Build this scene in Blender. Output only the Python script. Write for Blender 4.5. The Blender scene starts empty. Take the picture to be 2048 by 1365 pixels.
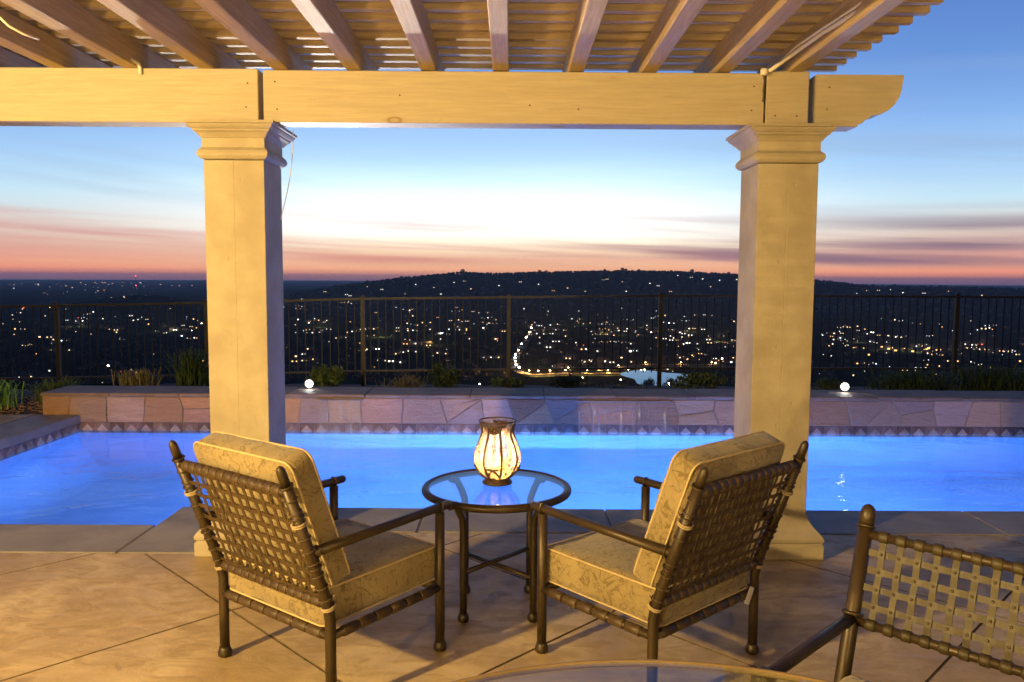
import bpy, bmesh, math, random
from mathutils import Vector, Matrix
rnd = random.Random(7)
D = bpy.data
SC = bpy.context.scene
COL = SC.collection
PI = math.pi

# ------------------------------------------------------------------ camera
cam_d = D.cameras.new("camera")
cam_d.sensor_width = 36.0
cam_d.lens = 27.81
cam_d.clip_start = 0.05
cam_d.clip_end = 80000.0
cam = D.objects.new("camera", cam_d)
COL.objects.link(cam)
CR = Vector((0.9999812, -0.0015793, 0.0059189))
CU = Vector((-0.0057729, 0.0803725, 0.9967482))
CF = Vector((0.0020499, 0.9967636, -0.0803619))
cam.matrix_world = Matrix(((CR.x, CU.x, -CF.x, 0), (CR.y, CU.y, -CF.y, 0), (CR.z, CU.z, -CF.z, 1.6), (0, 0, 0, 1)))
SC.camera = cam

# ------------------------------------------------------------------ render / exposure
SC.render.engine = 'CYCLES'
SC.view_settings.view_transform = 'Standard'
SC.view_settings.look = 'None'
SC.view_settings.exposure = 0.0
SC.view_settings.gamma = 1.0
cy = SC.cycles
cy.use_denoising = True
try:
    cy.denoiser = 'OPENIMAGEDENOISE'
    cy.denoising_input_passes = 'RGB_ALBEDO_NORMAL'
except Exception:
    pass
cy.max_bounces = 7
cy.use_adaptive_sampling = True
cy.adaptive_threshold = 0.02
cy.diffuse_bounces = 2
cy.glossy_bounces = 4
cy.transmission_bounces = 6
cy.transparent_max_bounces = 12
cy.volume_bounces = 0
cy.sample_clamp_indirect = 6.0
cy.blur_glossy = 0.6


def lin(c):
    if isinstance(c, (int, float)):
        c = (c, c, c)
    return tuple(((v / 255.0) / 12.92 if v / 255.0 <= 0.04045 else ((v / 255.0 + 0.055) / 1.055) ** 2.4) for v in c[:3])


# ------------------------------------------------------------------ world: dusk sky
W = D.worlds.new("World")
SC.world = W
W.use_nodes = True
nt = W.node_tree
for n in list(nt.nodes):
    nt.nodes.remove(n)


def wm(op, a, b=None, c=None, clamp=False):
    n = nt.nodes.new('ShaderNodeMath')
    n.operation = op
    n.use_clamp = clamp
    for i, v in enumerate((a, b, c)):
        if v is None:
            continue
        if isinstance(v, (int, float)):
            n.inputs[i].default_value = v
        else:
            nt.links.new(v, n.inputs[i])
    return n.outputs[0]


def wramp(fac, stops, lo, hi):
    n = nt.nodes.new('ShaderNodeValToRGB')
    cr = n.color_ramp
    cr.interpolation = 'LINEAR'
    while len(cr.elements) > 1:
        cr.elements.remove(cr.elements[-1])
    for i, (e, c) in enumerate(stops):
        pos = (e - lo) / (hi - lo)
        el = cr.elements[0] if i == 0 else cr.elements.new(pos)
        el.position = pos
        el.color = (*lin(c), 1)
    nt.links.new(fac, n.inputs[0])
    return n.outputs[0]


def wmap(v, a, b, c, d, smooth=True):
    n = nt.nodes.new('ShaderNodeMapRange')
    n.interpolation_type = 'SMOOTHSTEP' if smooth else 'LINEAR'
    for i, q in enumerate((a, b, c, d)):
        n.inputs[i + 1].default_value = q
    nt.links.new(v, n.inputs[0])
    return n.outputs[0]


def wmix(f, a, b, mode='MIX'):
    n = nt.nodes.new('ShaderNodeMix')
    n.data_type = 'RGBA'
    n.blend_type = mode
    for s, v in ((n.inputs[0], f), (n.inputs[6], a), (n.inputs[7], b)):
        if isinstance(v, (int, float)):
            s.default_value = v
        elif isinstance(v, tuple):
            s.default_value = (*v, 1)
        else:
            nt.links.new(v, s)
    return n.outputs[2]


tc = nt.nodes.new('ShaderNodeTexCoord')
sep = nt.nodes.new('ShaderNodeSeparateXYZ')
nt.links.new(tc.outputs['Generated'], sep.inputs[0])
el = wm('MULTIPLY', wm('ARCSINE', sep.outputs[2]), 57.2958)
az = wm('MULTIPLY', wm('ARCTAN2', sep.outputs[0], sep.outputs[1]), 57.2958)


def wnoise(sx, sy, sh, scale, detail, rough=0.55, seed=0.0, dist=0.0):
    c = nt.nodes.new('ShaderNodeCombineXYZ')
    nt.links.new(wm('MULTIPLY', az, sx), c.inputs[0])
    nt.links.new(wm('ADD', wm('MULTIPLY', el, sy), wm('MULTIPLY', az, sh)), c.inputs[1])
    c.inputs[2].default_value = seed
    n = nt.nodes.new('ShaderNodeTexNoise')
    n.inputs['Scale'].default_value = scale
    n.inputs['Detail'].default_value = detail
    n.inputs['Roughness'].default_value = rough
    n.inputs['Distortion'].default_value = dist
    nt.links.new(c.outputs[0], n.inputs['Vector'])
    return n.outputs['Fac']


warp = wm('MULTIPLY', wm('SUBTRACT', wnoise(0.045, 0.35, 0.012, 1.0, 4.0, 0.6, 3.0), 0.5), wmap(el, 0.2, 4.0, 0.2, 1.7))
elw = wm('ADD', el, warp)
LO, HI = -4.0, 92.0
fac = wm('DIVIDE', wm('SUBTRACT', elw, LO), HI - LO)
centre = wramp(fac, [(-4, (96, 76, 98)), (-0.4, (132, 98, 112)), (0.05, (205, 132, 122)), (0.3, (255, 168, 130)), (0.75, (255, 198, 154)),
                     (1.2, (246, 186, 158)), (1.75, (255, 220, 184)), (2.4, (255, 242, 216)), (3.1, (255, 253, 244)), (4.6, (255, 255, 255)), (5.8, (236, 253, 255)),
                     (6.8, (208, 240, 255)), (8.2, (184, 221, 255)), (10.5, (165, 205, 254)), (14, (124, 170, 238)), (20, (92, 138, 214)),
                     (38, (48, 80, 150)), (90, (20, 38, 88))], LO, HI)
side = wramp(fac, [(-4, (88, 72, 98)), (-0.5, (116, 92, 118)), (0.0, (172, 112, 122)), (0.4, (250, 152, 124)), (0.9, (248, 174, 142)),
                   (1.6, (226, 166, 152)), (2.5, (228, 196, 182)), (3.6, (226, 224, 218)), (5.2, (202, 234, 250)), (7.5, (168, 208, 250)),
                   (10, (140, 184, 242)), (14, (106, 150, 220)), (20, (80, 122, 198)), (38, (42, 72, 140)), (90, (20, 38, 88))], LO, HI)
rear = wramp(fac, [(-4, (22, 24, 36)), (0, (30, 33, 52)), (6, (44, 44, 70)), (16, (38, 50, 86)), (40, (26, 44, 92)), (90, (20, 38, 88))], LO, HI)
aoff = wm('ABSOLUTE', wm('SUBTRACT', az, -1.5))
sky = wmix(wmap(aoff, 6, 34, 0, 1), centre, side)
sky = wmix(wmap(aoff, 48, 130, 0, 1), sky, rear)
# long mauve streaks of cloud low over the horizon, thin pale ones higher up
cl = wnoise(0.034, 0.80, 0.030, 1.0, 4.0, 0.45, 8.0, 0.25)
cmask = wm('MULTIPLY', wmap(el, 0.5, 1.3, 0, 1), wmap(el, 2.6, 5.2, 1, 0))
cfac = wm('MULTIPLY', wm('MULTIPLY', wmap(wm('ADD', cl, wmap(az, 5, 30, 0.0, 0.07)), 0.40, 0.68, 0, 0.85), cmask), wmap(aoff, 50, 120, 1, 0.1))
ccol = wmix(wmap(az, -12, 26, 0, 1), lin((212, 134, 128)), lin((122, 100, 128)))
sky = wmix(cfac, sky, ccol)
c2 = wnoise(0.030, 0.42, 0.035, 1.0, 4.0, 0.5, 21.0, 0.2)
c2f = wm('MULTIPLY', wmap(c2, 0.48, 0.72, 0, 0.35), wm('MULTIPLY', wmap(el, 3.0, 5.0, 0, 1), wmap(el, 9, 16, 1, 0)))
sky = wmix(wm('MULTIPLY', c2f, wmap(aoff, 6, 26, 0.15, 1)), sky, lin((152, 178, 208)))
bg = nt.nodes.new('ShaderNodeBackground')
glow = wm('MULTIPLY', wmap(aoff, 6, 30, 1, 0), wm('MULTIPLY', wmap(el, 1.2, 3.2, 0, 1), wmap(el, 5.0, 11.0, 1, 0)))
nt.links.new(wm('ADD', 1.0, wm('MULTIPLY', glow, 0.22)), bg.inputs['Strength'])
nt.links.new(sky, bg.inputs['Color'])
wo = nt.nodes.new('ShaderNodeOutputWorld')
nt.links.new(bg.outputs[0], wo.inputs['Surface'])


# ------------------------------------------------------------------ lamps of the house and an added fill (behind the viewer)
def lamp(name, kind, loc, power, color, radius, target=None, size=None, blend=0.5, parent=None):
    l = D.lights.new(name, kind)
    l.energy = power
    l.color = color
    if kind != 'AREA':
        l.shadow_soft_size = radius
    o = D.objects.new(name, l)
    COL.objects.link(o)
    o.location = loc
    if parent:
        o.parent = parent
    if kind == 'SPOT':
        l.spot_size = size
        l.spot_blend = blend
    if kind == 'AREA':
        l.shape = 'DISK'
        l.size = radius * 2
    if target is not None:
        o.rotation_euler = (Vector(target) - Vector(loc)).to_track_quat('-Z', 'Y').to_euler()
    return o


WARM = (1.0, 0.68, 0.25)
lamp("patio_lamp_light", 'POINT', (-3.5, 0.1, 2.30), 1800, WARM, 0.07)
lamp("doorway_lamp_light", 'POINT', (0.7, -1.1, 1.55), 230, WARM, 0.08)
lamp("under_rafter_fill", 'POINT', (-2.3, -1.5, 0.95), 520, WARM, 0.08)  # unseen warm fill, added to brighten rafter and slat undersides
lamp("balcony_lamp_light", 'POINT', (1.1, -2.45, 5.65), 240, (1.0, 0.75, 0.42), 0.010)


# ------------------------------------------------------------------ mesh helpers
class MB:
    def __init__(s):
        s.v = []
        s.f = []
        s.sm = []

    def add(s, vs, fs, smooth=False):
        b = len(s.v)
        s.v += [tuple(x) for x in vs]
        s.f += [tuple(i + b for i in f) for f in fs]
        s.sm += [smooth] * len(fs)
        return s

    def box(s, x0, x1, y0, y1, z0, z1, c=0.0):
        if c <= 0:
            v = [(x0, y0, z0), (x1, y0, z0), (x1, y1, z0), (x0, y1, z0), (x0, y0, z1), (x1, y0, z1), (x1, y1, z1), (x0, y1, z1)]
            return s.add(v, [(0, 3, 2, 1), (4, 5, 6, 7), (0, 1, 5, 4), (1, 2, 6, 5), (2, 3, 7, 6), (3, 0, 4, 7)])
        v, idx = [], {}
        for a, x in ((0, x0), (1, x1)):
            for b, y in ((0, y0), (1, y1)):
                for d, z in ((0, z0), (1, z1)):
                    dx, dy, dz = (c if a == 0 else -c), (c if b == 0 else -c), (c if d == 0 else -c)
                    idx[(a, b, d, 0)] = len(v); v.append((x, y + dy, z + dz))
                    idx[(a, b, d, 1)] = len(v); v.append((x + dx, y, z + dz))
                    idx[(a, b, d, 2)] = len(v); v.append((x + dx, y + dy, z))
        f = []
        q = ((0, 0), (1, 0), (1, 1), (0, 1))
        for a in (0, 1):
            f.append([idx[(a, b, d, 0)] for b, d in q])
            f.append([idx[(b, a, d, 1)] for b, d in q])
            f.append([idx[(b, d, a, 2)] for b, d in q])
        for a in (0, 1):
            for b in (0, 1):
                f.append([idx[(a, b, 0, 0)], idx[(a, b, 1, 0)], idx[(a, b, 1, 1)], idx[(a, b, 0, 1)]])
                f.append([idx[(a, 0, b, 0)], idx[(a, 1, b, 0)], idx[(a, 1, b, 2)], idx[(a, 0, b, 2)]])
                f.append([idx[(0, a, b, 1)], idx[(1, a, b, 1)], idx[(1, a, b, 2)], idx[(0, a, b, 2)]])
                for d in (0, 1):
                    f.append([idx[(a, b, d, k)] for k in range(3)])
        return s.add(v, f)

    def tube(s, pts, r, n=10, cap=True, flat=None):
        pts = [Vector(p) for p in pts]
        m = len(pts)
        rs = r if isinstance(r, (list, tuple)) else [r] * m
        t0 = (pts[1] - pts[0]).normalized()
        nrm = t0.orthogonal().normalized()
        vs, fs = [], []
        prev = t0
        for i, p in enumerate(pts):
            if i == 0:
                t = t0
            elif i == m - 1:
                t = (pts[i] - pts[i - 1]).normalized()
            else:
                t = ((pts[i + 1] - p).normalized() + (p - pts[i - 1]).normalized())
                t = t.normalized() if t.length > 1e-6 else prev
            ax = prev.cross(t)
            if ax.length > 1e-7:
                nrm = Matrix.Rotation(prev.angle(t), 3, ax.normalized()) @ nrm
            nrm = (nrm - t * nrm.dot(t)).normalized()
            bn = t.cross(nrm)
            prev = t
            for k in range(n):
                a = 2 * PI * k / n
                vs.append(p + (nrm * math.cos(a) + bn * math.sin(a)) * rs[i])
        for i in range(m - 1):
            for k in range(n):
                a, b = i * n + k, i * n + (k + 1) % n
                fs.append((a, b, b + n, a + n))
        s.add(vs, fs, True)
        if cap:
            b = len(s.v) - len(vs)
            s.f.append(tuple(b + k for k in range(n))[::-1])
            s.f.append(tuple(b + (m - 1) * n + k for k in range(n)))
            s.sm += [False, False]
        return s

    def lathe(s, prof, n=24, c=(0, 0, 0), smooth=True, lobes=0, amp=0.0, cap=True):
        vs, fs = [], []
        for (r, z) in prof:
            for k in range(n):
                a = 2 * PI * k / n
                rr = r
                if lobes:
                    rr = r * (1 + amp * abs(math.cos(a * lobes / 2.0)) * (1 if r > 0 else 0))
                vs.append((c[0] + rr * math.cos(a), c[1] + rr * math.sin(a), c[2] + z))
        for i in range(len(prof) - 1):
            for k in range(n):
                a, b = i * n + k, i * n + (k + 1) % n
                fs.append((a, b, b + n, a + n))
        if cap:
            fs.append(tuple(range(n))[::-1])
            fs.append(tuple((len(prof) - 1) * n + k for k in range(n)))
        return s.add(vs, fs, smooth)

    def square(s, prof, hx, hy, z0=0):
        """square moulding: prof of (overhang, z)"""
        vs, fs = [], []
        for (o, z) in prof:
            vs += [(-hx - o, -hy - o, z0 + z), (hx + o, -hy - o, z0 + z), (hx + o, hy + o, z0 + z), (-hx - o, hy + o, z0 + z)]
        for i in range(len(prof) - 1):
            for k in range(4):
                a, b = i * 4 + k, i * 4 + (k + 1) % 4
                fs.append((a, b, b + 4, a + 4))
        fs.append((3, 2, 1, 0))
        m = (len(prof) - 1) * 4
        fs.append((m, m + 1, m + 2, m + 3))
        return s.add(vs, fs)

    def prism(s, poly, lo, hi, ch=0.0, fn=None):
        """poly in (a,b); fn(a,b,h) -> xyz; chamfered top"""
        fn = fn or (lambda a, b, h: (a, b, h))
        n = len(poly)
        rings = [(poly, lo), (poly, hi - ch)]
        if ch > 0:
            rings.append((inset(poly, ch), hi))
        vs = []
        for pl, h in rings:
            vs += [fn(a, b, h) for a, b in pl]
        fs = []
        for i in range(len(rings) - 1):
            for k in range(n):
                a, b = i * n + k, i * n + (k + 1) % n
                fs.append((a, b, b + n, a + n))
        fs.append(tuple(range(n))[::-1])
        fs.append(tuple((len(rings) - 1) * n + k for k in range(n)))
        return s.add(vs, fs)

    def mesh(s, name, mat=None, fix=True, merge=0.0):
        me = D.meshes.new(name)
        me.from_pydata(s.v, [], s.f)
        me.polygons.foreach_set('use_smooth', s.sm)
        if fix or merge:
            bm = bmesh.new()
            bm.from_mesh(me)
            if merge:
                bmesh.ops.remove_doubles(bm, verts=bm.verts, dist=merge)
            if fix:
                bmesh.ops.recalc_face_normals(bm, faces=bm.faces)
            bm.to_mesh(me)
            bm.free()
        if mat:
            me.materials.append(mat)
        me.update()
        return me


def inset(poly, d):
    n = len(poly)
    out = []
    cx = sum(p[0] for p in poly) / n
    cyy = sum(p[1] for p in poly) / n
    for i in range(n):
        p0, p1, p2 = Vector(poly[i - 1]), Vector(poly[i]), Vector(poly[(i + 1) % n])
        e1, e2 = (p1 - p0), (p2 - p1)
        if e1.length < 1e-6 or e2.length < 1e-6:
            out.append(tuple(p1)); continue
        n1, n2 = Vector((-e1.y, e1.x)).normalized(), Vector((-e2.y, e2.x)).normalized()
        c = Vector((cx, cyy)) - p1
        if n1.dot(c) < 0: n1 = -n1
        if n2.dot(c) < 0: n2 = -n2
        b = n1 + n2
        if b.length < 1e-3:
            b = n1
        b = b.normalized()
        k = d / max(0.35, b.dot(n1))
        out.append((p1.x + b.x * k, p1.y + b.y * k))
    return out


def clip(poly, a, b, c):
    """keep a*x+b*y<=c"""
    out = []
    for i in range(len(poly)):
        p, q = poly[i - 1], poly[i]
        fp, fq = a * p[0] + b * p[1] - c, a * q[0] + b * q[1] - c
        if (fp <= 0) != (fq <= 0):
            t = fp / (fp - fq)
            out.append((p[0] + (q[0] - p[0]) * t, p[1] + (q[1] - p[1]) * t))
        if fq <= 0:
            out.append(q)
    return out


def area(poly):
    return abs(sum(poly[i - 1][0] * poly[i][1] - poly[i][0] * poly[i - 1][1] for i in range(len(poly)))) / 2


def obj(name, me, mat=None, parent=None, loc=(0, 0, 0), rot=(0, 0, 0)):
    if isinstance(me, MB):
        me = me.mesh(name, mat)
    o = D.objects.new(name, me)
    COL.objects.link(o)
    o.location = loc
    o.rotation_euler = rot
    if parent is not None:
        o.parent = parent
    return o


def tag(o, label=None, cat=None, group=None, kind=None):
    if label: o['label'] = label
    if cat: o['category'] = cat
    if group: o['group'] = group
    if kind: o['kind'] = kind
    return o


def thing(name, label, cat, loc=(0, 0, 0), rotz=0.0, group=None):
    o = D.objects.new(name, None)
    o.empty_display_size = 0.1
    COL.objects.link(o)
    o.location = loc
    o.rotation_euler = (0, 0, rotz)
    return tag(o, label, cat, group)


# ------------------------------------------------------------------ material helpers
class NT:
    def __init__(s, name):
        s.m = D.materials.new(name)
        s.m.use_nodes = True
        s.t = s.m.node_tree
        s.b = s.t.nodes['Principled BSDF']
        s.o = s.t.nodes['Material Output']

    def n(s, kind, **kw):
        n = s.t.nodes.new('ShaderNode' + kind)
        for k, v in kw.items():
            setattr(n, k, v)
        return n

    def set(s, sock, v):
        if isinstance(v, bpy.types.NodeSocket):
            s.t.links.new(v, sock)
        elif isinstance(v, tuple) and len(v) == 3 and sock.type == 'RGBA':
            sock.default_value = (*v, 1)
        else:
            sock.default_value = v

    def math(s, op, a, b=0.0, clamp=False):
        n = s.n('Math', operation=op, use_clamp=clamp)
        s.set(n.inputs[0], a)
        s.set(n.inputs[1], b)
        return n.outputs[0]

    def mix(s, f, a, b, mode='MIX'):
        n = s.n('Mix', data_type='RGBA', blend_type=mode)
        s.set(n.inputs[0], f); s.set(n.inputs[6], a); s.set(n.inputs[7], b)
        return n.outputs[2]

    def coord(s, kind='Object', scale=(1, 1, 1), rot=(0, 0, 0)):
        if kind == 'Position':
            src = s.n('NewGeometry').outputs['Position']
        else:
            src = s.n('TexCoord').outputs[kind]
        mp = s.n('Mapping')
        mp.inputs['Scale'].default_value = scale
        mp.inputs['Rotation'].default_value = rot
        s.t.links.new(src, mp.inputs['Vector'])
        return mp.outputs[0]

    def noise(s, vec, scale, detail=4.0, rough=0.55, dist=0.0):
        n = s.n('TexNoise')
        n.inputs['Scale'].default_value = scale
        n.inputs['Detail'].default_value = detail
        n.inputs['Roughness'].default_value = rough
        n.inputs['Distortion'].default_value = dist
        s.t.links.new(vec, n.inputs['Vector'])
        return n.outputs['Fac']

    def vor(s, vec, scale, feature='F1', rand=1.0):
        n = s.n('TexVoronoi', feature=feature)
        n.inputs['Scale'].default_value = scale
        n.inputs['Randomness'].default_value = rand
        s.t.links.new(vec, n.inputs['Vector'])
        return n

    def rng(s, v, a, b, c=0.0, d=1.0):
        n = s.n('MapRange', interpolation_type='SMOOTHSTEP')
        for i, q in enumerate((a, b, c, d)):
            n.inputs[i + 1].default_value = q
        s.set(n.inputs[0], v)
        return n.outputs[0]

    def rand(s):
        return s.n('ObjectInfo').outputs['Random']

    def bump(s, h, strength=0.3, dist=0.01):
        n = s.n('Bump')
        n.inputs['Strength'].default_value = strength
        n.inputs['Distance'].default_value = dist
        s.set(n.inputs['Height'], h)
        s.t.links.new(n.outputs[0], s.b.inputs['Normal'])
        return n

    def fin(s, color=None, rough=None, metal=None, spec=None):
        if color is not None: s.set(s.b.inputs['Base Color'], color)
        if rough is not None: s.set(s.b.inputs['Roughness'], rough)
        if metal is not None: s.set(s.b.inputs['Metallic'], metal)
        if spec is not None: s.set(s.b.inputs['Specular IOR Level'], spec)
        return s.m


def emis(name, color, strength):
    m = D.materials.new(name)
    m.use_nodes = True
    t = m.node_tree
    for n in list(t.nodes):
        t.nodes.remove(n)
    e = t.nodes.new('ShaderNodeEmission')
    e.inputs[0].default_value = (*color, 1)
    e.inputs[1].default_value = strength
    o = t.nodes.new('ShaderNodeOutputMaterial')
    t.links.new(e.outputs[0], o.inputs[0])
    m.cycles.emission_sampling = 'NONE'
    return m


def m_wood(name="painted_wood", ca=(0.325, 0.268, 0.178), cb=(0.375, 0.31, 0.208)):
    t = NT(name)
    v = t.coord('Object', (1.2, 22, 22))
    r = t.rand()
    off = t.n('VectorMath', operation='ADD')
    t.t.links.new(v, off.inputs[0])
    cmb = t.n('CombineXYZ')
    t.set(cmb.inputs[0], t.math('MULTIPLY', r, 37.0)); t.set(cmb.inputs[1], t.math('MULTIPLY', r, 91.0))
    t.t.links.new(cmb.outputs[0], off.inputs[1])
    v = off.outputs[0]
    g = t.noise(v, 3.0, 6, 0.65, 0.6)
    g2 = t.noise(v, 0.9, 3, 0.5, 1.0)
    c = t.mix(t.rng(g, 0.36, 0.66), ca, cb)
    c = t.mix(t.rng(g2, 0.5, 0.75, 0, 0.35), c, (0.32, 0.25, 0.15))
    kn = t.vor(t.coord('Object', (1.9, 4.2, 4.2)), 1.0).outputs['Distance']
    c = t.mix(t.math('MULTIPLY', t.rng(kn, 0.045, 0.06, 0, 0.75), t.rng(kn, 0.075, 0.10, 1, 0)), c, (0.16, 0.10, 0.045))
    c = t.mix(t.rng(kn, 0.05, 0.16, 0.3, 0), c, (0.26, 0.18, 0.09))
    ck = t.noise(t.coord('Object', (2.0, 60, 60)), 2.2, 3, 0.5)
    c = t.mix(t.rng(ck, 0.68, 0.74, 0, 0.6), c, (0.28, 0.19, 0.10))
    t.bump(g, 0.5, 0.004)
    return t.fin(c, 0.62, spec=0.3)


def m_stucco():
    t = NT("column_paint")
    v = t.coord('Object')
    g = t.noise(v, 60, 5, 0.6)
    g2 = t.noise(v, 3.5, 4, 0.55)
    pit = t.vor(t.coord('Object', (1, 1, 0.6)), 16).outputs['Distance']
    pit2 = t.noise(v, 9, 2)
    c = t.mix(t.rng(g2, 0.3, 0.7), (0.275, 0.23, 0.155), (0.37, 0.315, 0.22))
    pf = t.math('MULTIPLY', t.rng(pit, 0.06, 0.13, 1, 0), t.rng(pit2, 0.46, 0.56))
    c = t.mix(t.math('MULTIPLY', pf, 0.55), c, (0.34, 0.25, 0.13))
    h = t.math('SUBTRACT', g, t.math('MULTIPLY', pf, 1.4))
    wn = t.noise(t.coord('Object', (1, 1, 0.25)), 14, 5, 0.7, 0.5)
    c = t.mix(t.rng(wn, 0.60, 0.72, 0, 0.35), c, (0.22, 0.17, 0.10))
    t.bump(h, 0.35, 0.005)
    return t.fin(c, 0.7, spec=0.25)


def m_patio():
    t = NT("stamped_concrete")
    v = t.coord('Position')
    n1 = t.noise(v, 1.3, 5, 0.6, 0.7)
    n2 = t.noise(t.coord('Position', (1, 2.2, 1), (0, 0, 0.6)), 4.5, 6, 0.65, 1.2)
    n3 = t.noise(v, 45, 4, 0.6)
    c = t.mix(t.rng(n1, 0.38, 0.62), (0.315, 0.222, 0.105), (0.46, 0.345, 0.172))
    c = t.mix(t.rng(n2, 0.42, 0.66, 0, 0.62), c, (0.25, 0.172, 0.086))
    c = t.mix(t.rng(t.noise(v, 160, 3, 0.7), 0.55, 0.75, 0, 0.35), c, (0.16, 0.11, 0.06))
    n4 = t.noise(v, 2.6, 4, 0.6, 0.4)
    c = t.mix(t.rng(n4, 0.55, 0.72, 0, 0.45), c, (0.31, 0.225, 0.135))
    st = t.noise(v, 6.5, 3, 0.5, 0.3)
    c = t.mix(t.rng(st, 0.66, 0.74, 0, 0.4), c, (0.14, 0.09, 0.06))
    h = t.math('ADD', t.math('MULTIPLY', n2, 1.0), t.math('MULTIPLY', n3, 0.18))
    t.bump(h, 0.22, 0.020)
    return t.fin(c, t.rng(n2, 0.3, 0.7, 0.40, 0.65), spec=0.28)


def m_simple(name, c1, c2, scale, rough, bump=0.2, bd=0.006, coord='Object', stretch=(1, 1, 1), rv=0.0, spec=0.4, metal=0.0, dist=0.3):
    t = NT(name)
    v = t.coord(coord, stretch)
    a = t.noise(v, scale, 5, 0.6, dist)
    b = t.noise(v, scale * 9, 4, 0.6)
    c = t.mix(t.rng(a, 0.3, 0.7), c1, c2)
    if rv:
        hs = t.n('HueSaturation')
        t.set(hs.inputs['Value'], t.math('ADD', t.math('MULTIPLY', t.rand(), 2 * rv), 1 - rv))
        t.set(hs.inputs['Color'], c)
        c = hs.outputs[0]
    if bump:
        t.bump(t.math('ADD', a, t.math('MULTIPLY', b, 0.4)), bump, bd)
    return t.fin(c, rough, metal, spec)


def m_flag():
    t = NT("flagstone")
    r = t.rand()
    v = t.coord('Position', (1, 1, 1), (0, 0.5, 0))
    v2 = t.coord('Position', (1.2, 6, 6), (0, -0.7, 0))
    a = t.noise(v2, 2.6, 6, 0.65, 0.9)
    b = t.noise(v, 28, 5, 0.65)
    base = t.n('ValToRGB')
    cr = base.color_ramp
    cr.elements[0].color = (0.29, 0.165, 0.10, 1)
    cr.elements[1].position = 1.0
    cr.elements[1].color = (0.40, 0.28, 0.165, 1)
    for pos, c in ((0.3, (0.36, 0.24, 0.145, 1)), (0.55, (0.37, 0.235, 0.16, 1)), (0.8, (0.29, 0.17, 0.12, 1))):
        e = cr.elements.new(pos); e.color = c
    t.set(base.inputs[0], r)
    c = t.mix(t.rng(a, 0.4, 0.72, 0, 0.7), base.outputs[0], (0.43, 0.28, 0.19))
    c = t.mix(t.rng(a, 0.3, 0.42, 0.5, 0), c, (0.19, 0.105, 0.07))
    hs = t.n('HueSaturation')
    r2 = t.math('FRACT', t.math('MULTIPLY', r, 17.3))
    r3 = t.math('FRACT', t.math('MULTIPLY', r, 5.7))
    t.set(hs.inputs['Value'], t.math('ADD', t.math('MULTIPLY', r2, 0.55), 0.72))
    t.set(hs.inputs['Saturation'], t.math('ADD', t.math('MULTIPLY', r3, 0.6), 0.75))
    t.set(hs.inputs['Color'], c)
    c = hs.outputs[0]
    t.bump(t.math('ADD', a, t.math('MULTIPLY', b, 0.5)), 0.9, 0.02)
    return t.fin(c, 0.75, spec=0.3)


def m_fabric():
    t = NT("damask_fabric")
    v = t.coord('Object')
    n1 = t.noise(v, 11, 2, 0.5, 0.9)
    vine = t.rng(t.math('ABSOLUTE', t.math('SUBTRACT', n1, 0.5)), 0.009, 0.021, 1, 0)
    n2 = t.noise(v, 17, 1.5, 0.4, 1.4)
    vine2 = t.rng(t.math('ABSOLUTE', t.math('SUBTRACT', n2, 0.47)), 0.010, 0.022, 1, 0)
    lf = t.vor(t.coord('Object', (1.0, 1.7, 1.3), (0.4, 0.3, 0.7)), 27).outputs['Distance']
    leaf = t.rng(lf, 0.16, 0.24, 1, 0)
    near = t.rng(t.math('ABSOLUTE', t.math('SUBTRACT', n1, 0.5)), 0.05, 0.09, 1, 0)
    pat = t.math('MAXIMUM', t.math('MAXIMUM', vine, t.math('MULTIPLY', vine2, 0.7)), t.math('MULTIPLY', leaf, near))
    big = t.noise(v, 5, 3)
    c = t.mix(t.rng(big, 0.3, 0.7), (0.185, 0.140, 0.064), (0.235, 0.180, 0.086))
    c = t.mix(t.math('MULTIPLY', pat, 0.7), c, (0.092, 0.064, 0.023))
    wv = t.noise(t.coord('Object', (1, 1, 1)), 420, 2, 0.5)
    wr = t.noise(v, 9, 3, 0.5)
    t.bump(t.math('ADD', t.math('MULTIPLY', wv, 0.25), t.math('ADD', t.math('MULTIPLY', pat, -0.25), t.math('MULTIPLY', wr, 2.2))), 0.4, 0.008)
    m = t.fin(c, 0.85, spec=0.2)
    t.b.inputs['Sheen Weight'].default_value = 0.2
    return m


def m_glass(name, tint=(0.9, 0.95, 0.95), ior=1.5, extra=0.0, gloss=(1, 1, 1)):
    t = NT(name)
    t.t.nodes.remove(t.b)
    tr = t.n('BsdfTransparent'); tr.inputs[0].default_value = (*tint, 1)
    gl = t.n('BsdfGlossy'); gl.inputs['Roughness'].default_value = 0.015
    gl.inputs['Color'].default_value = (*gloss, 1)
    ge = t.n('NewGeometry')
    dp = t.n('VectorMath', operation='DOT_PRODUCT')
    t.t.links.new(ge.outputs['Incoming'], dp.inputs[0]); t.t.links.new(ge.outputs['Normal'], dp.inputs[1])
    f5 = t.math('POWER', t.math('SUBTRACT', 1.0, t.math('ABSOLUTE', dp.outputs['Value'])), 5.0)
    f0 = ((ior - 1) / (ior + 1)) ** 2
    fr = t.math('ADD', t.math('MULTIPLY', f5, 1 - f0), f0)
    mx = t.n('MixShader')
    t.set(mx.inputs[0], t.math('ADD', fr, extra, True))
    t.t.links.new(tr.outputs[0], mx.inputs[1]); t.t.links.new(gl.outputs[0], mx.inputs[2])
    t.t.links.new(mx.outputs[0], t.o.inputs[0])
    return t.m


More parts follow.
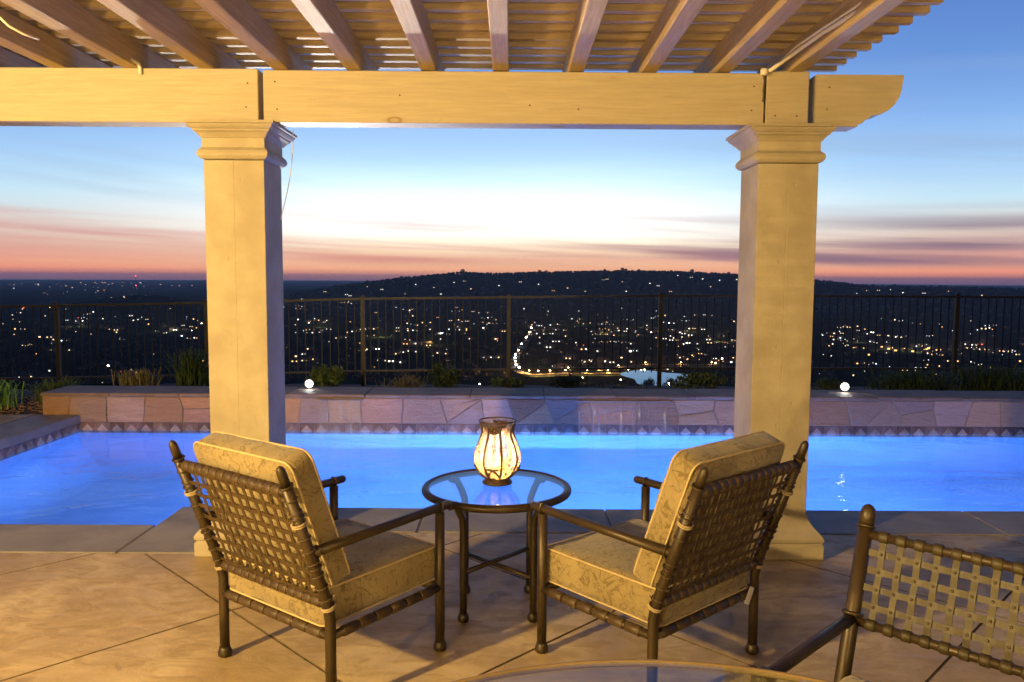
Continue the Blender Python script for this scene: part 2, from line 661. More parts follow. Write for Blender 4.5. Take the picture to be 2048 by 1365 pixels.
def m_water():
    t = NT("pool_water")
    v = t.coord('Position', (1.0, 1.6, 1))
    a = t.noise(v, 1.6, 3, 0.5, 0.5)
    b = t.noise(v, 6.0, 3, 0.5, 0.3)
    t.bump(t.math('ADD', a, t.math('MULTIPLY', b, 0.22)), 0.35, 0.05)
    t.b.inputs['Transmission Weight'].default_value = 1.0
    t.b.inputs['IOR'].default_value = 1.29
    return t.fin((0.70, 0.90, 1.0), 0.04)


def m_leaf(name, c1, c2):
    t = NT(name)
    g = t.noise(t.coord('Object'), 7.0, 3)
    c = t.mix(t.rng(g, 0.3, 0.7), c1, c2)
    t.b.inputs['Subsurface Weight'].default_value = 0.0
    return t.fin(c, 0.6, spec=0.3)


WOOD = m_wood()
WOOD_LAMPLIT = m_wood("rafter_wood_lamplit", (0.31, 0.215, 0.105), (0.42, 0.30, 0.155))  # golden tint in the wood colour stands in for lamplight
STUCCO = m_stucco()
PATIO = m_patio()
COPING = m_simple("coping_concrete", (0.17, 0.145, 0.115), (0.25, 0.215, 0.175), 3.0, 0.55, 0.3, 0.006, 'Position')
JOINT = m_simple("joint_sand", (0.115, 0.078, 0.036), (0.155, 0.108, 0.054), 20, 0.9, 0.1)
FLAG = m_flag()
CAPM = m_simple("cap_stone", (0.17, 0.115, 0.075), (0.25, 0.17, 0.115), 4.0, 0.65, 0.5, 0.012, 'Position', rv=0.12)
MORTAR = m_simple("mortar", (0.24, 0.19, 0.15), (0.33, 0.27, 0.215), 12, 0.9, 0.4)
TILE_D = m_simple("slate_tile_dark", (0.10, 0.058, 0.042), (0.20, 0.12, 0.085), 9, 0.35, 0.3, 0.004, 'Position', rv=0.35)
TILE_L = m_simple("travertine_tile", (0.24, 0.175, 0.13), (0.38, 0.29, 0.22), 14, 0.4, 0.2, 0.003, 'Position', rv=0.35)
PLASTER = m_simple("pool_plaster", (0.30, 0.42, 0.55), (0.36, 0.48, 0.60), 2.0, 0.7, 0.0, coord='Position')
BRONZE = m_simple("bronze_metal", (0.028, 0.018, 0.007), (0.042, 0.027, 0.011), 6, 0.42, 0.08, 0.001, metal=0.25)
STRAP = m_simple("brown_strap", (0.036, 0.021, 0.007), (0.052, 0.031, 0.011), 14, 0.55, 0.15, 0.001, rv=0.1)
STRAP2 = m_simple("tan_strap", (0.024, 0.017, 0.005), (0.034, 0.024, 0.0075), 14, 0.55, 0.15, 0.001, rv=0.08)
FABRIC = m_fabric()
PIPING = m_simple("piping_cord", (0.36, 0.27, 0.13), (0.42, 0.32, 0.16), 30, 0.8, 0.2, 0.002)
TIE = m_simple("cream_tie", (0.24, 0.185, 0.10), (0.30, 0.23, 0.13), 30, 0.8, 0.2, 0.002)
PAPER = m_simple("paper_tag", (0.62, 0.58, 0.48), (0.68, 0.64, 0.54), 30, 0.8, 0.0)
GLASS = m_glass("table_glass", (0.93, 0.96, 0.95), 1.5, 0.0)
GLASS2 = m_glass("dining_glass", (0.86, 0.90, 0.86), 1.5, 0.02)
WATER = m_water()
IRON = m_simple("lantern_iron", (0.05, 0.03, 0.018), (0.08, 0.05, 0.03), 20, 0.5, 0.2, 0.001, metal=0.5)
FENCEM = m_simple("fence_paint", (0.014, 0.012, 0.009), (0.020, 0.017, 0.012), 5, 0.5, 0.0)
PVC = m_simple("conduit_paint", (0.55, 0.49, 0.38), (0.62, 0.55, 0.44), 6, 0.5, 0.0)
WAX = m_simple("candle_wax", (0.75, 0.66, 0.50), (0.80, 0.70, 0.55), 6, 0.5, 0.0)
SOIL = m_simple("garden_soil", (0.045, 0.032, 0.020), (0.10, 0.065, 0.038), 5, 0.9, 0.8, 0.03, 'Position')
MULCH = m_simple("bark_mulch", (0.16, 0.08, 0.035), (0.30, 0.17, 0.08), 8, 0.8, 0.3, 0.004, rv=0.3)
LEAF_A = m_leaf("leaf_mid_green", (0.045, 0.075, 0.018), (0.085, 0.115, 0.03))
LEAF_B = m_leaf("leaf_dark_green", (0.025, 0.045, 0.014), (0.05, 0.075, 0.022))
LEAF_C = m_leaf("leaf_straw", (0.13, 0.115, 0.04), (0.20, 0.165, 0.06))
LEAF_LAMPLIT = m_leaf("leaf_lamplit_green", (0.13, 0.26, 0.03), (0.20, 0.34, 0.06))  # green brightened in place of a garden light that is not built
BARK = m_simple("bark", (0.06, 0.04, 0.025), (0.10, 0.07, 0.045), 12, 0.9, 0.5)

# ------------------------------------------------------------------ terrain
HOR = lambda x: 555 + (x - 1024) * 0.0059
CREST = [(-60, -200), (-34, -160), (-25, -160), (-19, -160), (-16.5, -132), (-15, -106), (-11.6, -60), (-8.1, -16), (-3.6, 24), (-0.9, 15), (2.8, 27), (8.1, 40),
         (11.6, 36), (16.1, 18), (21.3, -12), (24.4, -42), (27.6, -44), (32.9, -56), (45, -70), (60, -90)]


def crest(a):
    for (a0, z0), (a1, z1) in zip(CREST, CREST[1:]):
        if a0 <= a <= a1:
            t = (a - a0) / (a1 - a0)
            return z0 + (z1 - z0) * t
    return -200.0


def sstep(a, b, x):
    t = max(0.0, min(1.0, (x - a) / (b - a)))
    return t * t * (3 - 2 * t)


VAL = -150.0


def ground_z(x, y):
    r = math.hypot(x, y)
    a = math.degrees(math.atan2(x, max(y, 0.001)))
    dz = max(0.0, y - 12.6)
    z = VAL * sstep(0, 620, r - 12.6) ** 0.75 if y > 12.6 else 0.0
    z = -0.12 + z - 9.0 * (1 - math.exp(-dz / 14.0)) * (1 - sstep(100, 600, r)) if y > 12.6 else -0.12
    if r > 900:
        z += 5.0 * math.sin(x / 310.0 + 1.0) * math.sin(y / 270.0) * sstep(900, 1500, r) * (1 - sstep(5000, 9000, r))
    c = crest(a)
    if r > 2800 and c > VAL:
        up = sstep(3300, 5200, r) * (1 - sstep(5200, 8200, r))
        z = z + (c - VAL) * up
    # low hill on the left
    if r > 2500:
        g = math.exp(-((a + 25.0) / 4.6) ** 2 - ((r - 3700) / 520.0) ** 2)
        z += 66 * g
    return z


g = MB()
NA, rings = 150, []
rr = 12.6
while rr < 27000:
    rings.append(rr)
    rr *= 1.055 if rr < 2500 else 1.03
rings.append(27500.0)
vs, fs = [], []
for r_ in rings:
    for k in range(NA + 1):
        a = math.radians(-75 + 150 * k / NA)
        x, y = r_ * math.sin(a), r_ * math.cos(a)
        if r_ == rings[0]:
            y = 12.7
            x = 12.7 * math.tan(max(-1.25, min(1.25, a)))
        vs.append((x, y, ground_z(x, y)))
for i in range(len(rings) - 1):
    for k in range(NA):
        a = i * (NA + 1) + k
        fs.append((a, a + 1, a + NA + 2, a + NA + 1))
g.add(vs, fs, True)
LAND = m_simple("valley_land", (0.008, 0.014, 0.011), (0.017, 0.025, 0.019), 0.006, 0.95, 0.0, coord='Position', spec=0.0)
tag(obj("terrain", g, LAND), kind='structure')

# planting strip behind the pool wall and beside the pool
g = MB()
xs = [-24 + 0.4 * i for i in range(121)]
ys = [8.9, 9.3, 9.62, 10.0, 10.6, 11.2, 11.9, 12.35, 12.75]
zz = [-0.03, 0.02, 0.06, 0.08, 0.05, 0.0, -0.05, -0.10, -0.30]
vs, fs = [], []
for j, y in enumerate(ys):
    for x in xs:
        vs.append((x, y, zz[j] + rnd.uniform(-0.02, 0.02) - (0.06 if x < -5.4 else 0)))
for j in range(len(ys) - 1):
    for i in range(len(xs) - 1):
        a = j * len(xs) + i
        # leave the strip the wall core stands on in place: soil lies lower there
        fs.append((a, a + 1, a + len(xs) + 1, a + len(xs)))
g.add(vs, fs, True)
# cut away cells over the pool
g.f = [f for f in g.f if not (all(g.v[i][0] > -5.45 for i in f) and all(g.v[i][1] < 9.5 for i in f))]
g.sm = [True] * len(g.f)
tag(obj("planting_bed", g, SOIL), kind='structure')

# ------------------------------------------------------------------ pool
XL, YN1, YN2, XS, YF, ZW, XR = -4.95, 4.95, 5.35, -2.27, 9.0, -0.18, 9.5
ZF = -1.45
XB, YB = XL - 0.016, YF + 0.016
out = [(XB, YN1), (XS, YN1), (XS, YN2), (XR, YN2), (XR, YB), (XB, YB)]
g = MB()
n = len(out)
for i in range(n):
    (ax, ay), (bx, by) = out[i], out[(i + 1) % n]
    g.add([(ax, ay, ZF), (bx, by, ZF), (bx, by, -0.007), (ax, ay, -0.007)], [(0, 1, 2, 3)])
g.add([(XB, YN1, ZF), (XS, YN1, ZF), (XS, YB, ZF), (XB, YB, ZF)], [(0, 1, 2, 3)])
g.add([(XS, YN2, ZF), (XR, YN2, ZF), (XR, YB, ZF), (XS, YB, ZF)], [(0, 1, 2, 3)])
# rounded coves where the floor meets the far and left walls
CV = 0.75
for (ax, ay, bx, by, nx_, ny_) in ((XB, YB, XR, YB, 0, -1), (XB, YN1, XB, YB, 1, 0)):
    vs, fs = [], []
    for k in range(13):
        a = k / 12 * PI / 2
        o_, z_ = CV * (1 - math.sin(a)) + 0.001, ZF + CV * (1 - math.cos(a)) + 0.001
        o_, z_ = CV * (1 - math.cos(a)) , ZF + CV * (1 - math.sin(a))
        vs += [(ax + nx_ * (o_ + 0.002), ay + ny_ * (o_ + 0.002), z_ + 0.002), (bx + nx_ * (o_ + 0.002), by + ny_ * (o_ + 0.002), z_ + 0.002)]
    for k in range(12):
        fs.append((2 * k, 2 * k + 1, 2 * k + 3, 2 * k + 2))
    g.add(vs, fs, True)
tag(obj("pool_basin", g.mesh("pool_basin", PLASTER, fix=False)), kind='structure')
g = MB()
g.add([(XL, YN1, ZW), (XS, YN1, ZW), (XS, YF, ZW), (XL, YF, ZW)], [(0, 1, 2, 3)])
g.add([(XS, YN2, ZW), (XR, YN2, ZW), (XR, YF, ZW), (XS, YF, ZW)], [(0, 1, 2, 3)])
tag(obj("pool_water", g.mesh("pool_water", WATER, fix=False, merge=1e-4)), kind='structure')


def pool_light(x, y, z, power, tx, ty):
    t = thing("underwater_lamp", "round underwater pool lamp set in the near pool wall", "lamp", (x, y, z), 0, "underwater pool lamps")
    h = MB()
    h.lathe([(0.11, -0.01), (0.13, 0.0), (0.13, 0.015), (0.10, 0.02)], 20)
    obj("lamp_ring", h, BRONZE, t, rot=(-PI / 2, 0, 0))
    lamp("underwater_light", 'AREA', (0, 0.05, 0), power, (0.095, 0.265, 1.0), 0.12, (tx - x, ty - y, -0.1), parent=t)


pool_light(-0.2, YN2 + 0.002, -0.55, 720, -0.3, 9.0)
pool_light(2.4, YN2 + 0.002, -0.55, 520, 2.4, 9.0)
pool_light(6.6, YN2 + 0.002, -0.55, 100, 6.6, 9.0)

# ------------------------------------------------------------------ patio slabs, coping
pt = MB()
pt.add([(-9, -4, -0.007), (9, -4, -0.007), (9, 4.45, -0.007), (-9, 4.45, -0.007)], [(0, 1, 2, 3)])
pt.add([(-1.75, 4.45, -0.007), (9, 4.45, -0.007), (9, 4.86, -0.007), (-1.75, 4.86, -0.007)], [(0, 1, 2, 3)])
pt.add([(-9, 4.45, -0.007), (-5.44, 4.45, -0.007), (-5.44, 8.98, -0.007), (-9, 8.98, -0.007)], [(0, 1, 2, 3)])
patio = tag(obj("patio", pt.mesh("patio", JOINT, fix=False)), kind='structure')
A0, B0, P = -5.01, 2.35, 1.822
JW = 0.015
for i in range(-6, 9):
    for j in range(-5, 9):
        u0, u1 = A0 + P * i + JW / 2, A0 + P * (i + 1) - JW / 2     # x - y
        w0, w1 = B0 + P * j + JW / 2, B0 + P * (j + 1) - JW / 2     # x + y
        poly = [((u + w) / 2, (w - u) / 2) for u, w in ((u0, w0), (u0, w1), (u1, w1), (u1, w0))]
        for region in ([(0, 1, 4.45), (0, -1, 3.9), (1, 0, 8.9), (-1, 0, 8.9)], [(0, -1, -4.45), (0, 1, 4.845), (-1, 0, 1.742), (1, 0, 8.9)],
                       [(0, -1, -4.45), (0, 1, 8.97), (1, 0, -5.445), (-1, 0, 8.9)]):
            q = poly
            for a, b, c in region:
                q = clip(q, a, b, c)
                if len(q) < 3:
                    break
            if len(q) < 3 or area(q) < 0.01:
                continue
            s_ = MB()
            s_.prism(q, -0.05, 0.0, 0.0015 if region[0][2] != -4.45 else 0.0)
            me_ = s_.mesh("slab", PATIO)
            me_.materials.append(JOINT)          # slab sides coloured dark so no lamplit edge line shows
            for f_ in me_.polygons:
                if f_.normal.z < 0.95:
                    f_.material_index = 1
            obj("slab", me_, None, patio)

cp = MB()
cp.box(-5.43, -1.76, 4.462, 4.95, -0.14, -0.006)
cp.box(-2.26, 9, 4.862, 5.35, -0.142, -0.007)
cp.box(-5.43, -4.97, 4.95, 8.98, -0.141, -0.0065)
coping = tag(obj("coping", cp, JOINT), kind='structure')


def cop(x0, x1, y0, y1):
    s_ = MB()
    s_.box(x0 + 0.004, x1 - 0.004, y0 + 0.004, y1 - 0.004, -0.095, 0.002, 0.008)
    obj("coping_stone", s_, COPING, coping)


ov = 0.03
for a, b in ((-5.43, -4.72), (-4.72, -3.5), (-3.5, XS)):
    cop(a, b, 4.455, YN1 + ov)
cop(XS, -1.755, 4.455, YN2 + ov)
for a, b in ((-1.755, -0.58), (-0.58, 0.66), (0.66, 1.90), (1.90, 3.14), (3.14, 4.38), (4.38, 5.62), (5.62, 6.86), (6.86, 8.1)):
    cop(a, b, 4.86, YN2 + ov)
for a, b in ((YN1 + ov, 6.0), (6.0, 7.3), (7.3, 8.975)):
    cop(-5.435, XL + ov, a, b)

# waterline tiles: dark slate squares with pale diamonds
tb = MB()
tb.box(XL, XR, 9.012, 9.02, -0.30, -0.085)
tilebed = tag(obj("tile_band", tb, MORTAR), kind='structure')
TP = 0.168
sq = MB().box(-0.081, 0.081, -0.010, 0.0, -0.21, -0.002, 0.002).mesh("tile_square", TILE_D)
dm = MB()
dm.prism([(-0.064, 0), (0, -0.072), (0.064, 0), (0, 0.072)], -0.002, 0.004, 0.0015, lambda a, b, h: (a, -0.010 - h, b))
dm = dm.mesh("tile_diamond", TILE_L)
for i in range(72):
    x = XL + 0.09 + TP * i
    obj("tile", sq, None, tilebed, (x, 9.013, -0.088))
    obj("tile", dm, None, tilebed, (x, 9.013, -0.182))
for i in range(23):
    y = YF - 0.1 - TP * i
    obj("tile", sq, None, tilebed, (XL - 0.002, y, -0.088), (0, 0, -PI / 2)).rotation_euler = (0, 0, PI / 2)
    obj("tile", dm, None, tilebed, (XL - 0.002, y, -0.182), (0, 0, PI / 2))

# ------------------------------------------------------------------ raised stone wall
wall = thing("pool_wall", "low raised flagstone wall with stone cap along the far side of the pool", "wall", (0, 9.0, 0))
wc = MB()
wc.box(-5.37, 9.4, 0.011, 0.58, -0.35, 0.213)
obj("core", wc, MORTAR, wall)
ZB, ZT = -0.088, 0.208
sites = []
x = -5.5
wr = random.Random(11)
while x < 9.6:
    w = wr.uniform(0.30, 0.62)
    t = wr.random()
    if t < 0.68:
        sites.append((x + w / 2, wr.uniform(-0.02, 0.14)))
    else:
        sites.append((x + w * 0.45, 0.15 + wr.uniform(-.03, .03)))
        sites.append((x + w * 0.6 + wr.uniform(-.05, .1), -0.03 + wr.uniform(-.03, .03)))
    x += w
for i, (sx, sz) in enumerate(sites):
    q = [(-5.37, ZB), (9.4, ZB), (9.4, ZT), (-5.37, ZT)]
    for k, (ox, oz) in enumerate(sites):
        if k == i or abs(ox - sx) > 2:
            continue
        a, b = ox - sx, oz - sz
        q = clip(q, a, b, (ox * ox + oz * oz - sx * sx - sz * sz) / 2)
        if len(q) < 3:
            break
    if len(q) < 3 or area(q) < 0.004:
        continue
    q = inset(q, wr.uniform(0.0035, 0.007))
    # roughen the outline
    q2 = []
    for k in range(len(q)):
        p0, p1 = q[k], q[(k + 1) % len(q)]
        q2.append(p0)
        if math.dist(p0, p1) > 0.14:
            for t in (0.35, 0.7):
                q2.append((p0[0] + (p1[0] - p0[0]) * t + wr.uniform(-.005, .005), p0[1] + (p1[1] - p0[1]) * t + wr.uniform(-.005, .005)))
    pr = wr.uniform(-0.004, 0.012)
    s_ = MB()
    s_.prism(q2, -0.04, 0.0 + pr, 0.005, lambda a, b, h: (a, -h, b))
    obj("stone", s_, FLAG, wall)
x = -5.385
while x < 9.2:
    w = wr.uniform(0.75, 1.25)
    x1 = min(x + w, 9.4)
    s_ = MB()
    dz = wr.uniform(-0.003, 0.003)
    s_.box(x + 0.002, x1 - 0.002, -0.022 + wr.uniform(-.006, .004), 0.60, 0.214, 0.252 + dz, 0.010)
    obj("cap_slab", s_, CAPM, wall)
    x = x1

for (x0, x1, lab) in ((-2.19, -1.68, "narrow sheet of water falling from the wall spillway beside the left column"),
                      (0.77, 1.84, "wide sheet of water falling from the wall spillway right of the lantern")):
    t = NT("falling_water")
    t.t.nodes.remove(t.b)
    v = t.coord('Object', (30, 1, 1.2))
    nz = t.noise(v, 1.0, 4, 0.6, 0.3)
    tr = t.n('BsdfTransparent')
    pr = t.n('BsdfPrincipled')
    pr.inputs['Base Color'].default_value = (0.72, 0.78, 0.9, 1)
    pr.inputs['Roughness'].default_value = 0.15
    mx = t.n('MixShader')
    t.set(mx.inputs[0], t.rng(nz, 0.50, 0.78, 0.03, 0.32))
    t.t.links.new(tr.outputs[0], mx.inputs[1]); t.t.links.new(pr.outputs[0], mx.inputs[2])
    t.t.links.new(mx.outputs[0], t.o.inputs[0])
    s_ = MB()
    nx, nz_ = 40, 10
    vs, fs = [], []
    for side_ in (0, 1):
        for j in range(nz_ + 1):
            zz_ = 0.186 - 0.37 * j / nz_
            for i in range(nx + 1):
                xx = x0 + 0.01 + (x1 - x0 - 0.02) * i / nx
                yy = 8.945 - 0.10 * math.sqrt(j / nz_) * (0.9 + 0.2 * math.sin(i * 1.7)) - 0.004 * math.sin(i * 2.9) + 0.004 * side_
                vs.append((xx, yy, zz_))
    for side_ in (0, 1):
        b = side_ * (nx + 1) * (nz_ + 1)
        for j in range(nz_):
            for i in range(nx):
                a = b + j * (nx + 1) + i
                fs.append((a, a + 1, a + nx + 2, a + nx + 1))
    s_.add(vs, fs, True)
    o = obj("water_sheet", s_.mesh("water_sheet", t.m, fix=False))
    tag(o, lab, "waterfall")
    lp = MB().box(x0, x1, -0.058, -0.004, 0.187, 0.199, 0.003)
    obj("spillway_lip", lp, TILE_L, wall)

# ------------------------------------------------------------------ pergola
perg = thing("pergola", "cream painted timber pergola with two square columns over the patio", "pergola", (0, 4.47, 0))
CW = 0.1675


def column(cx):
    s_ = MB()
    # shaft of two boards with a fine seam on the front and back
    for sx in (-1, 1):
        x0, x1 = (-CW, -0.0010) if sx < 0 else (0.0010, CW)
        s_.box(x0, x1, 0.0, 2 * CW, 0.18, 2.24, 0.002)
    s_.box(-0.01, 0.01, 0.0012, 2 * CW - 0.0012, 0.18, 2.24)
    sh = obj("column", s_, STUCCO, perg, (cx, 0, 0))
    b = MB()
    b.square([(0.072, 0), (0.078, 0.008), (0.078, 0.082), (0.070, 0.090), (0.070, 0.094), (0.078, 0.102), (0.080, 0.118), (0.070, 0.138),
              (0.050, 0.158), (0.030, 0.182), (0.014, 0.208), (0.006, 0.232), (0.003, 0.240)], CW, CW)
    obj("base", b, STUCCO, sh, (0, CW, 0))
    c = MB()
    c.square([(0.002, 2.243), (0.014, 2.248), (0.026, 2.262), (0.029, 2.276), (0.024, 2.292), (0.012, 2.304), (0.006, 2.310), (0.006, 2.360),
              (0.012, 2.364), (0.018, 2.372), (0.032, 2.388), (0.044, 2.396), (0.046, 2.403), (0.056, 2.410), (0.066, 2.422),
              (0.068, 2.429), (0.078, 2.432), (0.078, 2.447)], CW, CW)
    obj("capital", c, STUCCO, sh, (0, CW, 0))


column(-1.545)
column(1.545)
BZ0, BZ1, BT = 2.45, 2.733, 0.15


def board(name, L, h, t, loc, rot, ch=0.004):
    s_ = MB()
    s_.box(-L / 2, L / 2, -t / 2, t / 2, -h / 2, h / 2, ch)
    return obj(name, s_, WOOD_LAMPLIT if name in ('rafter', 'slat') else WOOD, perg, loc, rot)


bh, bzc = BZ1 - BZ0, (BZ0 + BZ1) / 2
board("beam", 4.0, bh + 0.01, BT, (-1.402 - 2.0, BT / 2, bzc), (0, 0, 0))
board("beam", 2.775, bh, BT, (-1.376 + 2.775 / 2, BT / 2 + 0.004, bzc), (0, 0, 0))
board("post_block", 0.235, bh + 0.02, 0.16, (1.526, 0.078, bzc), (0, 0, 0), 0.003)
# tail with carved end
prof = [(0, 0), (0.235, 0)]
prof += [(0.235, 0.012), (0.262, 0.020), (0.275, 0.034), (0.290, 0.042)]
for k in range(0, 9):
    a = k / 8 * PI / 2
    prof.append((0.312 + 0.165 * math.sin(a), 0.062 + 0.170 * (1 - math.cos(a))))
prof += [(0.483, 0.262), (0.483, bh), (0, bh)]
s_ = MB()
s_.prism(prof, -BT / 2, BT / 2, 0.0, lambda a, b, h: (a, h, b))
obj("beam", s_, WOOD, perg, (1.688, BT / 2 + 0.01, BZ0 - 0.004))
s_ = MB().box(-1.41, 1.70, 0.155, 0.175, 2.46, 2.72)
nail = MB().lathe([(0.0048, 0), (0.0048, 0.0012), (0.002, 0.002)], 8).mesh("nail_head", BARK)
for (nx_, nz_) in ((-1.47, 2.53), (-1.46, 2.66), (-1.30, 2.52), (-1.31, 2.67), (1.33, 2.53), (1.34, 2.66), (1.46, 2.50), (1.58, 2.50), (1.75, 2.54), (1.76, 2.66), (0.10, 2.55), (0.37, 2.53), (-0.62, 2.60)):
    obj("nail_head", nail, None, perg, (nx_, 0.0 if nx_ < -1.4 else (-0.002 if 1.41 < nx_ < 1.65 else 0.004 if nx_ < 1.4 else 0.010), nz_), (PI / 2, 0, 0))
# rafters
RH = 0.142
for i in range(-5, 9):
    xx = -0.058 + 0.4085 * (i - 4) - 0.0
    jit = rnd.uniform(-0.006, 0.006)
    L = 6.6
    yc = 0.58 - L / 2
    board("rafter", L, RH, 0.088, (xx + jit, yc, BZ1 + RH / 2 + 0.003 + rnd.uniform(0, 0.003)), (0, 0, PI / 2 + rnd.uniform(-0.002, 0.002)), 0.005)
# slats
SZ = BZ1 + RH + 0.009
yy = 0.555
k = 0
while yy > -5.9:
    L = 6.0
    e = rnd.uniform(-0.012, 0.012)
    board("slat", L, 0.040, 0.046, (2.01 + e - L / 2, yy, SZ + 0.021), (rnd.uniform(-0.02, 0.02), 0, rnd.uniform(-0.0015, 0.0015)), 0.003)
    yy -= 0.1525
    k += 1
# conduits
c = MB()
c.tube([(-2.06 - 0.45, -3.6, 2.80), (-2.045 - 0.30, -1.6, 2.800), (-2.03 - 0.17, -0.8, 2.792), (-2.02 - 0.07, -0.15, 2.775), (-2.01 - 0.04, -0.02, 2.757),
        (-2.01 - 0.035, -0.010, 2.735), (-2.01 - 0.035, -0.008, 2.700)], 0.011, 8)
obj("conduit", c, PVC, perg)
c = MB()
c.tube([(1.66, -3.6, 2.79), (1.60, -1.4, 2.79), (1.50, -0.55, 2.785), (1.455, -0.12, 2.765), (1.425, -0.018, 2.744), (1.395, -0.016, 2.738), (1.385, -0.016, 2.72)],
       0.012, 8)
c.tube([(1.64, -3.6, 2.82), (1.585, -1.4, 2.815), (1.49, -0.55, 2.80), (1.46, -0.3, 2.79), (1.445, -0.12, 2.768)], 0.007, 6)
c.lathe([(0.018, 0), (0.022, 0.006), (0.022, 0.03), (0.018, 0.036)], 12, (1.388, -0.016, 2.715))
obj("conduit", c, PVC, perg)
# dark line of the damaged sealant under the junction
c = MB()
c.tube([(1.390, -0.007, 2.715), (1.394, -0.007, 2.68), (1.388, -0.007, 2.64), (1.391, -0.007, 2.60), (1.387, -0.007, 2.575)], 0.0045, 6)
obj("wire", c, BARK, perg)
c = MB()
c.tube([(-2.36, -0.72, 2.78), (-2.33, -0.70, 2.745), (-2.29, -0.66, 2.722), (-2.25, -0.60, 2.715)], 0.006, 6)
obj("wire", c, PVC, perg)
# bead chain hanging from the beam
ch = MB()
p0, p1 = Vector((-1.262, 4.66, 2.45)), Vector((-1.345, 4.66, 1.93))
for k in range(60):
    p = p0.lerp(p1, k / 59)
    p.x += 0.02 * math.sin(k / 59 * PI)
    ch.lathe([(0.0006, -0.0042), (0.0034, -0.002), (0.0034, 0.002), (0.0006, 0.0042)], 6, tuple(p))
tag(obj("bead_chain", ch, PVC), "thin pale bead chain hanging from the beam by the left column", "chain")


# the house the patio belongs to, behind the viewer
g = MB().box(-9, 9, -3.2, -2.75, -0.1, 6.4, 0.02)
tag(obj("house_facade", g, STUCCO), kind='structure')


# ------------------------------------------------------------------ furniture
def cushion_mesh(hx, hy, hz, r, puff, n=(20, 20, 12), seedv=1, roll=0.0):
    """rounded soft box with slightly bulging faces"""
    g = MB()
    rs = random.Random(seedv)
    ph = [rs.uniform(0, 6) for _ in range(4)]

    def mp(x, y, z):
        q = Vector((x * hx, y * hy, z * hz))
        inn = Vector((max(-(hx - r), min(hx - r, q.x)), max(-(hy - r), min(hy - r, q.y)), max(-(hz - r), min(hz - r, q.z))))
        d = q - inn
        if d.length > 1e-9:
            q = inn + d.normalized() * r
        b = (1 - x * x) * (1 - y * y)
        w = 0.004 * math.sin(x * 7 + ph[0]) * math.sin(y * 6 + ph[1])
        q.z += z * (puff * b) + w * z
        q.x += x * 0.35 * puff * (1 - y * y) * (1 - z * z)
        q.y += y * 0.35 * puff * (1 - x * x) * (1 - z * z) + 0.003 * math.sin(x * 9 + ph[2])
        return q
    ax = [(0, 1, 2), (1, 2, 0), (2, 0, 1)]
    for (a, b, c) in ax:
        na, nb = n[a], n[b]
        for sgn in (-1, 1):
            vs, fs = [], []
            for i in range(na + 1):
                for j in range(nb + 1):
                    co = [0, 0, 0]
                    co[a] = -1 + 2 * i / na
                    co[b] = -1 + 2 * j / nb
                    co[c] = sgn
                    # ease toward edges so the rounding gets vertices
                    for q in (a, b):
                        co[q] = math.sin(co[q] * PI / 2)
                    vs.append(mp(*co))
            for i in range(na):
                for j in range(nb):
                    k = i * (nb + 1) + j
                    fs.append((k, k + 1, k + nb + 2, k + nb + 1))
            g.add(vs, fs, True)
    return g


def piping_path(hx, hy, z, r):
    pts = []
    for cx_, cy_, a0 in ((hx - r, hy - r, 0), (-hx + r, hy - r, PI / 2), (-hx + r, -hy + r, PI), (hx - r, -hy + r, 1.5 * PI)):
        for k in range(5):
            a = a0 + k / 4 * PI / 2
            pts.append((cx_ + r * math.cos(a), cy_ + r * math.sin(a), z))
    pts.append(pts[0])
    return pts


def strap_mesh(g, p0, p1, nrm, w, th, amp, period, phase):
    """flat strap from p0 to p1 weaving over and under along nrm"""
    p0, p1, nrm = Vector(p0), Vector(p1), Vector(nrm).normalized()
    d = (p1 - p0)
    L = d.length
    d.normalize()
    s = d.cross(nrm).normalized()
    m = max(8, int(L / period * 4))
    vs, fs = [], []
    for i in range(m + 1):
        t = i / m * L
        c = p0 + d * t + nrm * (amp * math.cos(PI * t / period + phase))
        vs += [c + s * w / 2 + nrm * th / 2, c - s * w / 2 + nrm * th / 2, c - s * w / 2 - nrm * th / 2, c + s * w / 2 - nrm * th / 2]
    for i in range(m):
        for k in range(4):
            a, b = i * 4 + k, i * 4 + (k + 1) % 4
            fs.append((a, b, b + 4, a + 4))
    fs += [(3, 2, 1, 0), (m * 4, m * 4 + 1, m * 4 + 2, m * 4 + 3)]
    g.add(vs, fs)
    return g


def wraps(parent, p0, p1, r, count, w, mat, gap=0.0, name="strap_wrap", slant=0.0):
    """bands of strap wound round a rail"""
    p0, p1 = Vector(p0), Vector(p1)
    d = (p1 - p0)
    L = d.length
    me = MB()
    me.tube([(0, 0, -w / 2), (0, 0, -w / 2 + 0.003), (0, 0, w / 2 - 0.003), (0, 0, w / 2)], [r + 0.001, r + 0.0035, r + 0.0035, r + 0.001], 12)
    me = me.mesh(name, mat)
    q = d.to_track_quat('Z', 'Y').to_euler()
    for i in range(count):
        t = (i + 0.5) / count
        o = obj(name, me, None, parent, p0 + d * t)
        o.rotation_euler = q


def ring(parent, p, d, r, R, mat, name="collar"):
    g = MB()
    m = 16
    d = Vector(d).normalized()
    u = d.orthogonal().normalized()
    w = d.cross(u)
    pts = [Vector(p) + (u * math.cos(2 * PI * k / m) + w * math.sin(2 * PI * k / m)) * R for k in range(m + 1)]
    g.tube(pts, r, 6, cap=False)
    return obj(name, g, mat, parent)


CH_W, CH_D = 0.68, 0.595


